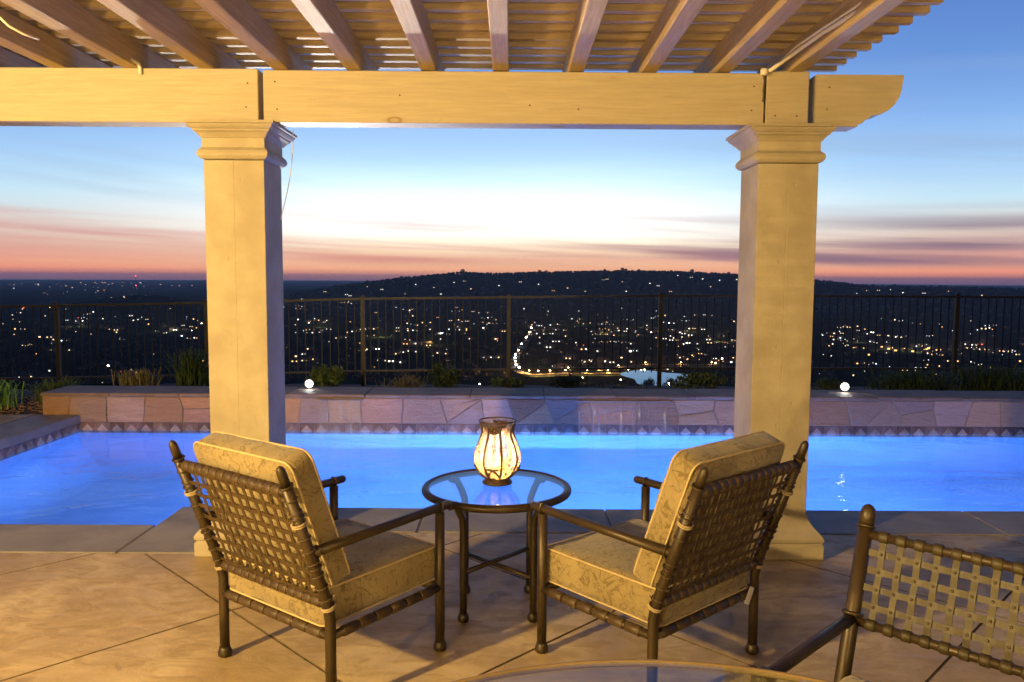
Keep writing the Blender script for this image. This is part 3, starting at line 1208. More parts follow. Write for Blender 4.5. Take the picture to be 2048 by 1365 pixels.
def lounge_chair(loc, rotz, label, tagged=False):
    t = thing("lounge_chair", label, "chair", (*loc, 0), rotz, "cushioned patio lounge chairs")
    hx, hy = CH_W / 2, CH_D / 2
    lean, zj, zt = 0.213, 0.375, 0.958
    R = 0.0205

    def post(x, z):
        return Vector((x, -hy - max(0.0, (z - zj)) / (zt - zj) * lean, z))
    up = (post(0, zt) - post(0, zj)).normalized()
    for sx in (-1, 1):
        x = sx * hx
        g = MB()
        g.tube([(x, hy, 0.03), (x, hy, 0.30), (x, hy, 0.605)], R, 12)
        lg = obj("front_leg", g, BRONZE, t)
        g = MB()
        g.lathe([(0.022, 0), (0.028, 0.006), (0.029, 0.022), (0.024, 0.034), (0.0215, 0.044)], 14, (x, hy, 0))
        obj("foot_cap", g, BRONZE, lg)
        g = MB()
        g.tube([(x, -hy, 0.03), (x, -hy, 0.2), (x, -hy, zj - 0.03), (x, -hy - 0.006, zj), post(x, 0.42), post(x, 0.6), post(x, 0.882)], R, 12)
        e = post(x, 0.882)
        g.tube([e, e + up * 0.035, e + up * 0.06, e + up * 0.072, e + up * 0.078], [R * 0.86, R * 0.86, R * 0.8, R * 0.55, R * 0.15], 12)
        rp = obj("rear_post", g, BRONZE, t)
        g = MB()
        g.lathe([(0.022, 0), (0.028, 0.006), (0.029, 0.022), (0.024, 0.034), (0.0215, 0.044)], 14, (x, -hy, 0))
        obj("foot_cap", g, BRONZE, rp)
        for zz_ in (0.880, 0.762, 0.56, 0.40):
            ring(rp, post(x, zz_), up, 0.0042, R + 0.002, BRONZE)
        # arm
        pz = post(x, 0.615)
        ae = Vector((x, hy + 0.055, 0.628))
        g = MB()
        dv = (ae - pz).normalized()
        g.tube([pz, pz.lerp(ae, 0.5), ae, ae + dv * 0.01, ae + dv * 0.016], [0.0185, 0.0185, 0.0185, 0.014, 0.005], 12)
        ar = obj("arm", g, BRONZE, t)
        ring(ar, Vector((x, hy, 0.626)), (0, 1, 0), 0.0045, 0.0205, BRONZE)
        ring(ar, pz + dv * 0.03, dv, 0.0045, 0.0205, BRONZE)
        # seat side rail
        g = MB()
        g.tube([(x, -hy, 0.278), (x, hy, 0.278)], 0.017, 12)
        sr = obj("seat_rail", g, BRONZE, t)
        wraps(sr, (x, -hy + 0.05, 0.278), (x, hy - 0.05, 0.278), 0.017, 6, 0.072, STRAP)
    for y in (-hy, hy):
        g = MB()
        g.tube([(-hx, y, 0.278), (hx, y, 0.278)], 0.017, 12)
        sr = obj("seat_rail", g, BRONZE, t)
        wraps(sr, (-hx + 0.04, y, 0.278), (hx - 0.04, y, 0.278), 0.017, 7, 0.078, STRAP)
    # back rails
    for zz_, k in ((0.855, 13), (0.405, 13)):
        a, b = post(-hx, zz_), post(hx, zz_)
        g = MB()
        g.tube([a, b], 0.018, 12)
        br = obj("back_rail", g, BRONZE, t)
        wraps(br, a + Vector((0.03, 0, 0)), b - Vector((0.03, 0, 0)), 0.018, k, 0.044, STRAP)
    # woven straps
    nrm = Vector((0, 1, 0)) - up * up.y
    nrm.normalize()
    nv, nh = 11, 9
    z0, z1 = 0.405, 0.855
    for i in range(nv):
        x = -hx + 0.05 + (CH_W - 0.10) * (i + 0.5) / nv
        g = MB()
        strap_mesh(g, post(x, z0), post(x, z1), nrm, 0.0175, 0.002, 0.002, (post(0, z1) - post(0, z0)).length / nh, PI * i)
        obj("strap", g, STRAP, t)
    for j in range(nh):
        zz_ = z0 + (z1 - z0) * (j + 0.5) / nh
        g = MB()
        strap_mesh(g, post(-hx, zz_), post(hx, zz_), nrm, 0.0175, 0.002, -0.002, (CH_W - 0.10) / nv, PI * (j + 0.5))
        obj("strap", g, STRAP, t)
        for sx in (-1, 1):
            ring(t, post(sx * hx, zz_), up, 0.003, R + 0.0015, STRAP, "strap_loop")
    # seat webbing
    for i in range(7):
        x = -hx + 0.08 + (CH_W - 0.16) * (i + 0.5) / 7
        g = MB()
        strap_mesh(g, (x, -hy, 0.29), (x, hy, 0.29), (0, 0, 1), 0.05, 0.003, 0.002, 0.08, 0)
        obj("seat_strap", g, STRAP, t)
    # cushions
    sx_, sy_, sz_ = hx - 0.032, 0.315, 0.076
    g = cushion_mesh(sx_, sy_, sz_, 0.026, 0.018, seedv=int(rotz * 100) % 97)
    sc = obj("seat_cushion", g.mesh("seat_cushion", FABRIC, merge=1e-4), None, t, (0, 0.012, 0.375))
    for s in (-1, 1):
        g = MB()
        g.tube(piping_path(sx_ - 0.003, sy_ - 0.003, s * (sz_ - 0.006), 0.03), 0.0045, 6, cap=False)
        obj("piping", g, PIPING, sc)
    bl = 0.278
    g = cushion_mesh(sx_ + 0.005, bl, 0.066, 0.042, 0.014, seedv=5 + int(rotz * 100) % 89)
    ang = math.atan2(lean, zt - zj)
    base = post(0, 0.405) + nrm * 0.106
    cen = base + up * (bl - 0.0)
    bc = obj("back_cushion", g.mesh("back_cushion", FABRIC, merge=1e-4), None, t, cen)
    mtx = Matrix((Vector((1, 0, 0)), up, nrm * 1.0)).transposed()
    if mtx.determinant() < 0:
        mtx = Matrix((Vector((1, 0, 0)), up, -nrm)).transposed()
    bc.rotation_euler = mtx.to_euler()
    for s in (-1, 1):
        g = MB()
        g.tube(piping_path(sx_ + 0.003, bl - 0.002, s * 0.044, 0.042), 0.0045, 6, cap=False)
        obj("piping", g, PIPING, bc)
    # cream ties round the posts
    for sx in (-1, 1):
        for zz_ in (0.735, 0.395):
            g = MB()
            p = post(sx * hx, zz_)
            m = 14
            for lay in (-0.004, 0.004):
                g.tube([p + up * lay + (Vector((1, 0, 0)) * math.cos(2 * PI * k / m) + nrm * math.sin(2 * PI * k / m)) * (R + 0.005) for k in range(m + 1)],
                       0.0038, 6, cap=False)
            q = p + Vector((-sx * 0.012, 0.022, 0))
            g.tube([q, q + Vector((-sx * 0.01, 0.02, 0.015)), q + Vector((-sx * 0.03, 0.045, 0.02)), q + Vector((-sx * 0.04, 0.055, 0.012))], 0.0045, 6)
            obj("cushion_tie", g, TIE, t)
    if tagged:
        g = MB()
        g.box(-0.021, 0.021, -0.001, 0.001, -0.075, 0.0)
        o = obj("hang_tag", g, PAPER, t, (hx - 0.055, -hy - 0.025, 0.312), (0.12, 0.42, 0.1))
    return t


lounge_chair((-0.746, 3.256), math.radians(-37.2), "cushioned woven lounge chair left of the lantern table, facing away to the right")
lounge_chair((0.593, 3.274), math.radians(41.2), "cushioned woven lounge chair right of the lantern table, paper tag on its seat rail", True)


# dining chair, close on the right
def dining_chair(loc, rotz):
    t = thing("dining_chair", "woven strap dining armchair at the right edge, its open back toward the pool", "chair", (*loc, 0), rotz)
    hx, hy, R = 0.285, 0.26, 0.0205
    zj, zt, lean = 0.42, 0.965, 0.165

    def post(x, z):
        return Vector((x, -hy - max(0.0, (z - zj)) / (zt - zj) * lean, z))
    up = (post(0, zt) - post(0, zj)).normalized()
    for sx in (-1, 1):
        x = sx * hx
        g = MB()
        g.tube([(x, -hy, 0.0), (x, -hy, zj - 0.02), post(x, zj + 0.02), post(x, 0.6), post(x, 0.905)], R, 14)
        e = post(x, 0.905)
        g.tube([e, e + up * 0.035, e + up * 0.05, e + up * 0.058, e + up * 0.062], [R * .98, R * .98, R * .86, R * .55, R * .1], 14)
        rp = obj("rear_post", g, BRONZE, t)
        ring(rp, post(x, 0.905), up, 0.004, R + 0.002, BRONZE)
        ring(rp, post(x, 0.672), up, 0.006, R + 0.003, BRONZE)
        g = MB()
        g.tube([(x, hy, 0.0), (x, hy, 0.655)], R, 14)
        obj("front_leg", g, BRONZE, t)
        p = post(x, 0.66)
        ae = Vector((x, 0.17, 0.665))
        dv = (ae - p).normalized()
        g = MB()
        g.tube([p, p.lerp(ae, 0.5), ae, ae + dv * 0.012, ae + dv * 0.02], [0.0165, 0.0165, 0.0165, 0.014, 0.004], 14)
        ar = obj("arm", g, BRONZE, t)
        g = MB()
        g.tube([ae - dv * 0.02, ae - dv * 0.012, ae + dv * 0.01, ae + dv * 0.024, ae + dv * 0.03], [0.016, 0.026, 0.028, 0.02, 0.006], 14)
        obj("arm_cap", g, BRONZE, ar)
        g = MB()
        g.tube([(x, -hy, 0.40), (x, hy, 0.40)], 0.017, 12)
        obj("seat_rail", g, BRONZE, t)
    for y in (-hy, hy):
        g = MB()
        g.tube([(-hx, y, 0.40), (hx, y, 0.40)], 0.017, 12)
        obj("seat_rail", g, BRONZE, t)
    nv, nh = 11, 5
    z0, z1 = 0.655, 0.885
    nrm = Vector((0, 1, 0)) - up * up.y
    nrm.normalize()
    for zz_ in (z0, z1):
        a, b = post(-hx, zz_), post(hx, zz_)
        g = MB()
        g.tube([a, b], 0.013, 12)
        br = obj("back_rail", g, BRONZE, t)
        wraps(br, a + Vector((0.03, 0, 0)), b - Vector((0.03, 0, 0)), 0.013, nv, 0.026, STRAP2)
    for i in range(nv):
        x = -hx + 0.03 + (2 * hx - 0.06) * (i + 0.5) / nv
        g = MB()
        strap_mesh(g, post(x, z0), post(x, z1), nrm, 0.017, 0.003, 0.003, (post(0, z1) - post(0, z0)).length / nh, PI * i)
        obj("strap", g, STRAP2, t)
    for j in range(nh - 1):
        zz_ = z0 + (z1 - z0) * (j + 1) / nh
        g = MB()
        strap_mesh(g, post(-hx, zz_), post(hx, zz_), nrm, 0.018, 0.003, -0.003, (2 * hx - 0.06) / nv, PI * j)
        obj("strap", g, STRAP2, t)
    rv = MB().lathe([(0.004, 0), (0.004, 0.002), (0.002, 0.003)], 8).mesh("rivet", BRONZE)
    q = nrm.to_track_quat('Z', 'Y').to_euler()
    for i in range(nv):
        for j in range(nh - 1):
            x = -hx + 0.03 + (2 * hx - 0.06) * (i + 0.5) / nv
            o = obj("rivet", rv, None, t, post(x, z0 + (z1 - z0) * (j + 1) / nh) + nrm * 0.0045)
            o.rotation_euler = q
    g = cushion_mesh(hx - 0.025, 0.25, 0.055, 0.03, 0.02, seedv=3)
    obj("seat_cushion", g.mesh("seat_cushion", FABRIC, merge=1e-4), None, t, (0, 0.005, 0.498))


DC_A = math.radians(134.5)
# rear right post foot stands at (0.905, 2.08)
ca, sa = math.cos(DC_A), math.sin(DC_A)
fx, fy = 0.285, -0.26
dining_chair((0.905 - (ca * fx - sa * fy), 2.085 - (sa * fx + ca * fy)), DC_A)

# large round dining table, close under the viewer
t = thing("dining_table", "large round glass dining table with bronze rim at the bottom edge", "table", (0.30, 0.86, 0))
g = MB()
RT = 0.905
m = 96
g.tube([(RT * math.cos(2 * PI * k / m), RT * math.sin(2 * PI * k / m), 0.712) for k in range(m + 1)], 0.0085, 10, cap=False)
RIMM = m_simple('rim_bronze', (0.14, 0.095, 0.040), (0.18, 0.12, 0.052), 6, 0.4, 0.0)
obj("rim", g, RIMM, t)
g = MB()
g.lathe([(RT - 0.004, 0.709), (RT - 0.004, 0.717)], 96, smooth=False)
obj("glass_top", g, GLASS2, t)
for k in range(4):
    a = PI / 4 + k * PI / 2
    g = MB()
    d = Vector((math.cos(a), math.sin(a), 0))
    g.tube([d * 0.42 + Vector((0, 0, 0.0)), d * 0.40 + Vector((0, 0, 0.35)), d * 0.46 + Vector((0, 0, 0.60)), d * 0.70 + Vector((0, 0, 0.69)), d * 0.89 + Vector((0, 0, 0.70))], 0.021, 10)
    obj("leg", g, BRONZE, t)

# small round glass table
TX, TY, TZ, TR = -0.062, 3.755, 0.598, 0.343
t = thing("side_table", "small round glass side table between the two lounge chairs, lantern on it", "table", (TX, TY, 0))
g = MB()
m = 64
g.tube([(TR * math.cos(2 * PI * k / m), TR * math.sin(2 * PI * k / m), TZ - 0.017) for k in range(m + 1)], 0.0185, 12, cap=False)
obj("rim", g, BRONZE, t)
g = MB()
g.lathe([(TR - 0.016, TZ - 0.011), (TR - 0.016, TZ - 0.004)], 64, smooth=False)
obj("glass_top", g, GLASS, t)
feet = ((-0.160, 0.155), (0.165, 0.165), (-0.150, -0.185), (0.175, -0.175))
for (lx, ly) in feet:
    d = Vector((lx, ly, 0)).normalized()
    b = Vector((lx, ly, 0))
    rim = d * (TR - 0.01) + Vector((0, 0, TZ - 0.032))
    g = MB()
    g.tube([b + Vector((0, 0, 0.02)), b + Vector((0, 0, 0.20)), b + Vector((0, 0, 0.44)), b + d * 0.006 + Vector((0, 0, 0.49)), b + d * 0.030 + Vector((0, 0, 0.53)),
            b.lerp(rim, 0.55) + Vector((0, 0, 0.255)), rim], 0.0175, 12)
    lg = obj("leg", g, BRONZE, t)
    g = MB()
    g.lathe([(0.021, 0), (0.026, 0.006), (0.027, 0.022), (0.022, 0.034), (0.019, 0.042)], 14, (lx, ly, 0))
    obj("foot_cap", g, BRONZE, lg)
for a, b, zz_ in ((0, 3, 0.205), (1, 2, 0.232)):
    g = MB()
    pa, pb = Vector((*feet[a], zz_)), Vector((*feet[b], zz_))
    g.tube([pa, pb], 0.012, 10)
    obj("stretcher", g, BRONZE, t)

# lantern
LX, LY = -0.060, 3.80
ln = thing("candle_lantern", "glowing amber glass candle lantern in a scrolled iron cage on the table", "lantern", (LX, LY, TZ - 0.002))
prof = [(0.052, 0.030), (0.072, 0.045), (0.092, 0.075), (0.104, 0.105), (0.108, 0.130), (0.103, 0.165), (0.090, 0.200), (0.076, 0.235), (0.070, 0.262), (0.074, 0.285), (0.086, 0.306)]


def lr(z):
    for (r0, z0), (r1, z1) in zip(prof, prof[1:]):
        if z0 <= z <= z1:
            return r0 + (r1 - r0) * (z - z0) / (z1 - z0)
    return prof[0][0] if z < prof[0][1] else prof[-1][0]


g = MB()
NR = 8
vs, fs = [], []
nn = 96
for (r, z) in prof:
    k_ = sstep(0.04, 0.10, z) * (1 - sstep(0.20, 0.27, z))
    for k in range(nn):
        a = 2 * PI * k / nn
        rr_ = r * (1 + 0.11 * k_ * abs(math.sin(a * NR / 2)))
        vs.append((rr_ * math.cos(a), rr_ * math.sin(a), z))
for i in range(len(prof) - 1):
    for k in range(nn):
        a, b = i * nn + k, i * nn + (k + 1) % nn
        fs.append((a, b, b + nn, a + nn))
g.add(vs, fs, True)
tt = NT("amber_glass")
tt.t.nodes.remove(tt.b)
tl = tt.n('BsdfTranslucent'); tl.inputs[0].default_value = (0.95, 0.66, 0.36, 1)
tr = tt.n('BsdfTransparent'); tr.inputs[0].default_value = (0.98, 0.88, 0.72, 1)
gl = tt.n('BsdfGlossy'); gl.inputs['Roughness'].default_value = 0.08
nzv = tt.noise(tt.coord('Object', (1, 1, 0.35)), 40, 3, 0.5)
m1 = tt.n('MixShader'); tt.set(m1.inputs[0], tt.rng(nzv, 0.3, 0.7, 0.22, 0.62))
tt.t.links.new(tr.outputs[0], m1.inputs[1]); tt.t.links.new(tl.outputs[0], m1.inputs[2])
m2 = tt.n('MixShader'); tt.set(m2.inputs[0], 0.07)
tt.t.links.new(m1.outputs[0], m2.inputs[1]); tt.t.links.new(gl.outputs[0], m2.inputs[2])
tt.t.links.new(m2.outputs[0], tt.o.inputs[0])
obj("glass_shade", g.mesh("glass_shade", tt.m, fix=False), None, ln)
g = MB()
g.lathe([(0.066, 0.0), (0.074, 0.004), (0.072, 0.012), (0.062, 0.018), (0.056, 0.030), (0.050, 0.032)], 32)
obj("base_ring", g, IRON, ln)
g = MB()
g.tube([(0.0885 * math.cos(2 * PI * k / 40), 0.0885 * math.sin(2 * PI * k / 40), 0.309) for k in range(41)], 0.0042, 8, cap=False)
obj("top_ring", g, IRON, ln)
for k in range(NR):
    a = 2 * PI * k / NR + PI / 16 - PI / 2
    g = MB()
    pts = []
    for i in range(15):
        z = 0.028 + (0.296 - 0.028) * i / 14
        r = lr(z) + 0.005
        pts.append((r * math.cos(a), r * math.sin(a), z))
    g.tube(pts, 0.0058, 6)
    obj("rib", g, IRON, ln)

    def sc_pts(z0, s, flip, turns=1.3):
        p = []
        for i in range(15):
            th = i / 14 * turns * 2 * PI
            rad = s * (1 - 0.72 * i / 14)
            da = (s - rad * math.cos(th)) / 0.085 * flip
            z = z0 + rad * math.sin(th)
            r = lr(z) + 0.006
            p.append((r * math.cos(a + da), r * math.sin(a + da), z))
        return p
    g = MB()
    g.tube(sc_pts(0.272, 0.024, 1 if k % 2 else -1), 0.0056, 6)
    obj("scroll", g, IRON, ln)
    g = MB()
    p = []
    for i in range(11):
        u = i / 10
        z = 0.036 + 0.055 * math.sin(u * PI * 0.62)
        da = (2 * PI / NR) * 0.82 * u * (1 if k % 2 else -1)
        r = lr(z) * 1.06 + 0.006
        p.append((r * math.cos(a + da), r * math.sin(a + da), z))
    g.tube(p, 0.0050, 6)
    obj("scroll", g, IRON, ln)
g = MB()
g.lathe([(0.030, 0.032), (0.032, 0.036), (0.032, 0.090), (0.028, 0.094), (0.010, 0.092)], 20)
cd = obj("candle", g, WAX, ln)
g = MB()
g.lathe([(0.001, 0.096), (0.009, 0.108), (0.012, 0.118), (0.009, 0.134), (0.004, 0.150), (0.0008, 0.160)], 14)
obj("flame", g, emis("flame", (1.0, 0.62, 0.22), 60), cd)
lamp("candle_light", 'POINT', (0, 0, 0.125), 7.5, (1.0, 0.62, 0.28), 0.02, parent=ln)


# ------------------------------------------------------------------ garden spotlights on the wall
def garden_spot(x, y, z, power, col, target, lab, cone):
    t = thing("garden_spotlight", lab, "spotlight", (x, y, 0.25))
    g = MB()
    g.tube([(0, 0.05, -0.2), (0, 0.05, z - 0.25 - 0.02)], 0.012, 8)
    obj("stake", g, FENCEM, t)
    d = (Vector(target) - Vector((x, y, z))).normalized()
    d2 = Vector((d.x * 0.8, d.y, max(0.0, d.z) * 0.5)).normalized()
    q = d2.to_track_quat('Z', 'Y').to_euler()
    g = MB()
    g.lathe([(0.012, -0.10), (0.045, -0.085), (0.048, -0.007), (0.054, 0.0), (0.058, 0.008), (0.058, 0.014), (0.052, 0.014), (0.048, 0.0), (0.01, -0.02)], 24)
    h = obj("housing", g, FENCEM, t, (0, 0, z - 0.25), q)
    g = MB()
    g.lathe([(0.042, 0.004), (0.041, 0.012), (0.034, 0.020), (0.018, 0.026), (0.003, 0.028)], 24)
    obj("lens", g, emis("spot_lens", (1.0, 0.98, 0.88), 30), h)
    lamp("spot_light", 'SPOT', (d2.x * 0.07, d2.y * 0.07, z - 0.25 + d2.z * 0.07), power, col, 0.05,
         (target[0] - x, target[1] - y, target[2] - 0.25), math.radians(cone), 0.75, parent=t)


garden_spot(-2.41, 9.42, 0.312, 1700, (1.0, 0.95, 0.85), (-1.15, 4.0, 2.95), "bright round garden spotlight on the wall cap beside the left column", 34)
garden_spot(4.02, 9.42, 0.312, 160, (0.95, 0.92, 1.0), (1.6, 4.3, 2.95), "bright round garden spotlight on the wall cap right of the right column", 34)

# ------------------------------------------------------------------ fence
fence = thing("pool_fence", "dark metal picket fence running behind the pool wall", "fence", (0, 12.0, -0.1))
posts = [(-11.5, 1.05), (-9.15, 1.09), (-6.88, 1.128), (-4.615, 1.187), (-2.244, 1.262), (-0.025, 1.297), (2.278, 1.335), (4.477, 1.342), (6.776, 1.345), (9.05, 1.34), (11.4, 1.33)]
PICKM = m_simple('picket_paint', (0.006, 0.006, 0.005), (0.010, 0.009, 0.007), 5, 0.5, 0.0, spec=0.2)
pk = MB().box(-0.0065, 0.0065, -0.0065, 0.0065, 0, 1.0).mesh("picket", PICKM)
for i, (x, z) in enumerate(posts):
    g = MB()
    g.box(-0.030, 0.030, -0.030, 0.030, -0.3, z + 0.1 + 0.035, 0.003)
    g.box(-0.034, 0.034, -0.034, 0.034, z + 0.1 + 0.035, z + 0.1 + 0.048, 0.003)
    obj("post", g, FENCEM, fence, (x, 0, 0))
    if i + 1 < len(posts):
        x1, z1 = posts[i + 1]
        for dz, th in ((0.0, 0.034), (-1.10, 0.028)):
            a, b = Vector((x, 0, z + 0.1 + dz)), Vector((x1, 0, z1 + 0.1 + dz))
            g = MB()
            hh = th / 2
            vs = [(p.x, yy_, p.z + zz_) for p in (a, b) for yy_, zz_ in ((-hh, -hh), (hh, -hh), (hh, hh), (-hh, hh))]
            g.add(vs, [(0, 1, 2, 3), (7, 6, 5, 4), (0, 4, 5, 1), (1, 5, 6, 2), (2, 6, 7, 3), (3, 7, 4, 0)])
            obj("rail", g, FENCEM, fence)
        n_ = 19
        for k in range(1, n_):
            u = k / n_
            zt_ = z + (z1 - z) * u + 0.1
            o = obj("picket", pk, None, fence, (x + (x1 - x) * u, 0, zt_ - 1.17))
            o.scale = (1, 1, 1.155)


# ------------------------------------------------------------------ plants
def blades(n, h, spread, w, rs, droop=0.4, base=0.06):
    g = MB()
    for _ in range(n):
        a = rs.uniform(0, 2 * PI)
        b0 = Vector((rs.gauss(0, base), rs.gauss(0, base), 0))
        hh = h * rs.uniform(0.55, 1.05)
        d = Vector((math.cos(a), math.sin(a), 0))
        s = Vector((-d.y, d.x, 0)) * w * rs.uniform(0.6, 1.2)
        sp = spread * rs.uniform(0.2, 1.0)
        p1 = b0 + d * sp * 0.35 + Vector((0, 0, hh * 0.55))
        p2 = b0 + d * sp * 0.8 + Vector((0, 0, hh * (1 - droop * 0.15)))
        p3 = b0 + d * sp * 1.15 + Vector((0, 0, hh * (1 - droop * rs.uniform(0.2, 0.9))))
        g.add([b0 - s, b0 + s, p1 + s, p1 - s, p2 + s * .7, p2 - s * .7, p3], [(0, 1, 2, 3), (3, 2, 4, 5), (5, 4, 6)])
    return g


def leaves(n, rx, ry, rz, cz, size, rs, upright=0.0):
    g = MB()
    lob = [(rs.uniform(-.55, .55) * rx, rs.uniform(-.55, .55) * ry, cz + rs.uniform(-.4, .5) * rz, rs.uniform(.45, .7)) for _ in range(7)]
    for _ in range(n):
        lx, ly, lz, lsz = rs.choice(lob)
        while True:
            v = Vector((rs.uniform(-1, 1), rs.uniform(-1, 1), rs.uniform(-1, 1)))
            if 0.25 < v.length < 1:
                break
        c = Vector((lx + v.x * rx * lsz, ly + v.y * ry * lsz, max(0.02, lz + v.z * rz * lsz)))
        d = Vector((rs.gauss(0, 1), rs.gauss(0, 1), rs.gauss(upright, 0.8))).normalized()
        s = d.cross(Vector((rs.gauss(0, 1), rs.gauss(0, 1), rs.gauss(0, 1)))).normalized()
        L = size * rs.uniform(0.6, 1.3)
        g.add([c - d * L * .5, c + s * L * .22, c + d * L * .5, c - s * L * .22], [(0, 1, 2, 3)])
    return g


def bush(x, y, rx, rz, leafm, n, size, lab, cat="shrub", seed=0, upright=0.0):
    rs = random.Random(seed)
    t = thing("shrub", lab, cat, (x, y, 0.02), 0, "plants behind the pool wall")
    obj("foliage", leaves(n, rx, rx * 0.8, rz * 0.5, rz * 0.55, size, rs, upright).mesh("foliage", leafm, fix=False), None, t)
    g = MB()
    for k in range(6):
        a = rs.uniform(0, 2 * PI)
        g.tube([(0, 0, -0.02), (math.cos(a) * rx * .3, math.sin(a) * rx * .3, rz * .4), (math.cos(a) * rx * .55, math.sin(a) * rx * .55, rz * .8)], [0.012, 0.008, 0.003], 5)
    obj("stem", g, BARK, t)


def tuft(x, y, h, spread, leafm, n, w, lab, seed=0, droop=0.4, base=0.06, name="grass_clump", z=0.0, stalks=True):
    rs = random.Random(seed)
    t = thing(name, lab, "plant", (x, y, z), 0, "plants behind the pool wall")
    obj("foliage", blades(n, h, spread, w, rs, droop, base).mesh("foliage", leafm, fix=False), None, t)


tuft(-6.25, 9.35, 0.34, 0.30, LEAF_LAMPLIT, 420, 0.007, "green grass clump at the left edge beside the deck, lamplight in its colour", 1, 0.6, 0.13)
tuft(-5.75, 9.95, 0.30, 0.28, LEAF_A, 260, 0.007, "small dark grass clump behind the left end of the wall", 2, 0.6, 0.10)
tuft(-4.98, 10.5, 0.36, 0.20, LEAF_C, 280, 0.006, "dry straw coloured grass clump behind the wall near its left end", 3, 0.3, 0.10)
tuft(-4.35, 10.7, 0.62, 0.45, LEAF_B, 170, 0.009, "tall spiky plant with upright blades left of the left column", 4, 0.15, 0.07, "spiky_plant")
tuft(-4.0, 10.9, 0.40, 0.38, LEAF_B, 240, 0.009, "low dark leafy clump just left of the left column", 5, 0.3, 0.12)
bush(-2.42, 10.45, 0.26, 0.40, LEAF_A, 800, 0.075, "leafy bush lit by the spotlight beside the left column", seed=6)
tuft(-1.45, 10.8, 0.24, 0.25, LEAF_C, 180, 0.006, "thin straw grass low behind the wall, left of the round bush", 7, 0.4, 0.12)
bush(-0.82, 10.7, 0.27, 0.42, LEAF_B, 900, 0.06, "round dark green bush behind the wall left of the lantern", seed=8)
bush(0.02, 10.9, 0.30, 0.20, LEAF_B, 420, 0.06, "low dark shrub behind the wall directly above the lantern", seed=9)
bush(0.72, 10.8, 0.30, 0.26, LEAF_B, 500, 0.06, "low dark shrub behind the wall right of the lantern", seed=10)
tuft(1.35, 10.6, 0.18, 0.26, LEAF_C, 160, 0.006, "short dry grass on the wall edge left of the pond", 11, 0.6, 0.14)
bush(2.75, 10.9, 0.46, 0.30, LEAF_A, 700, 0.07, "spreading green shrub just left of the right column", seed=12, upright=0.8)
bush(4.35, 10.7, 0.22, 0.24, LEAF_B, 380, 0.06, "small dark shrub beside the right spotlight", seed=13)
tuft(5.55, 10.7, 0.36, 0.34, LEAF_B, 620, 0.008, "upright rosemary clump right of the right spotlight", 14, 0.1, 0.22, "rosemary_clump")
tuft(6.70, 10.7, 0.42, 0.40, LEAF_B, 760, 0.008, "tall rosemary clump at the right edge of the wall", 15, 0.1, 0.26, "rosemary_clump")
# bark mulch by the deck: nobody could count it
g = MB()
rs = random.Random(5)
for _ in range(420):
    x, y = rs.uniform(-7.6, -5.45), rs.uniform(9.0, 10.2)
    a, L, w = rs.uniform(0, PI), rs.uniform(0.02, 0.05), rs.uniform(0.008, 0.018)
    c, s = math.cos(a), math.sin(a)
    z = rs.uniform(-0.03, 0.03)
    pts = [(-L, -w), (L, -w), (L, w), (-L, w)]
    tz = rs.uniform(-0.012, 0.012)
    lo = [(x + p * c - q * s, y + p * s + q * c, z + tz * (1 if p > 0 else -1)) for p, q in pts]
    hi = [(p[0], p[1], p[2] + 0.006) for p in lo]
    g.add(lo + hi, [(3, 2, 1, 0), (4, 5, 6, 7), (0, 1, 5, 4), (1, 2, 6, 5), (2, 3, 7, 6), (3, 0, 4, 7)])
tag(obj("bark_mulch", g.mesh("bark_mulch", MULCH, fix=False)), "scattered brown bark mulch beside the left end of the wall", "mulch", kind='stuff')

# ------------------------------------------------------------------ valley: pond, roads, houses, lamps, trees
POND = m_glass("pond_water", (0.02, 0.03, 0.04), 1.33, 0.0, (0.48, 0.60, 0.80))


def polar(px, r):
    a = math.atan2(px - 1024.0, 1582.0) + 0.002
    return r * math.sin(a), r * math.cos(a)


ROOF = m_simple("house_roof", (0.03, 0.028, 0.026), (0.05, 0.045, 0.04), 0.3, 0.9, 0.0, rv=0.3)
WALLM = m_simple("house_wall", (0.055, 0.05, 0.045), (0.08, 0.072, 0.065), 0.2, 0.9, 0.0, rv=0.3)
LM = [emis("window_warm", (1.0, 0.70, 0.34), 2.8), emis("window_white", (1.0, 0.93, 0.76), 3.2), emis("window_amber", (1.0, 0.52, 0.17), 2.8),
      emis("window_cool", (0.80, 0.95, 1.0), 3.2), emis("window_bright", (1.0, 0.92, 0.70), 14.0), emis("sign_red", (1.0, 0.14, 0.07), 4.0)]


def house_mesh(w, d, h, rh):
    g = MB()
    g.box(-w / 2, w / 2, -d / 2, d / 2, -3, h)
    r = MB()
    o = 0.6
    r.add([(-w / 2 - o, -d / 2 - o, h - .2), (w / 2 + o, -d / 2 - o, h - .2), (w / 2 + o, d / 2 + o, h - .2), (-w / 2 - o, d / 2 + o, h - .2),
           (-w / 2 + d * .25, 0, h + rh), (w / 2 - d * .25, 0, h + rh)], [(0, 1, 5, 4), (2, 3, 4, 5), (1, 2, 5), (3, 0, 4), (3, 2, 1, 0)])
    return g.mesh("wall", WALLM), r.mesh("roof", ROOF)


HV = [house_mesh(15, 10, 3.4, 2.6), house_mesh(19, 11, 5.6, 2.8), house_mesh(12, 9, 3.2, 2.4)]


def win_mesh(mat, rects, yy_):
    g = MB()
    for (x0, x1, z0, z1) in rects:
        g.box(x0, x1, yy_ - 0.15, yy_, z0, z1)
    return g.mesh("lit_window", mat)


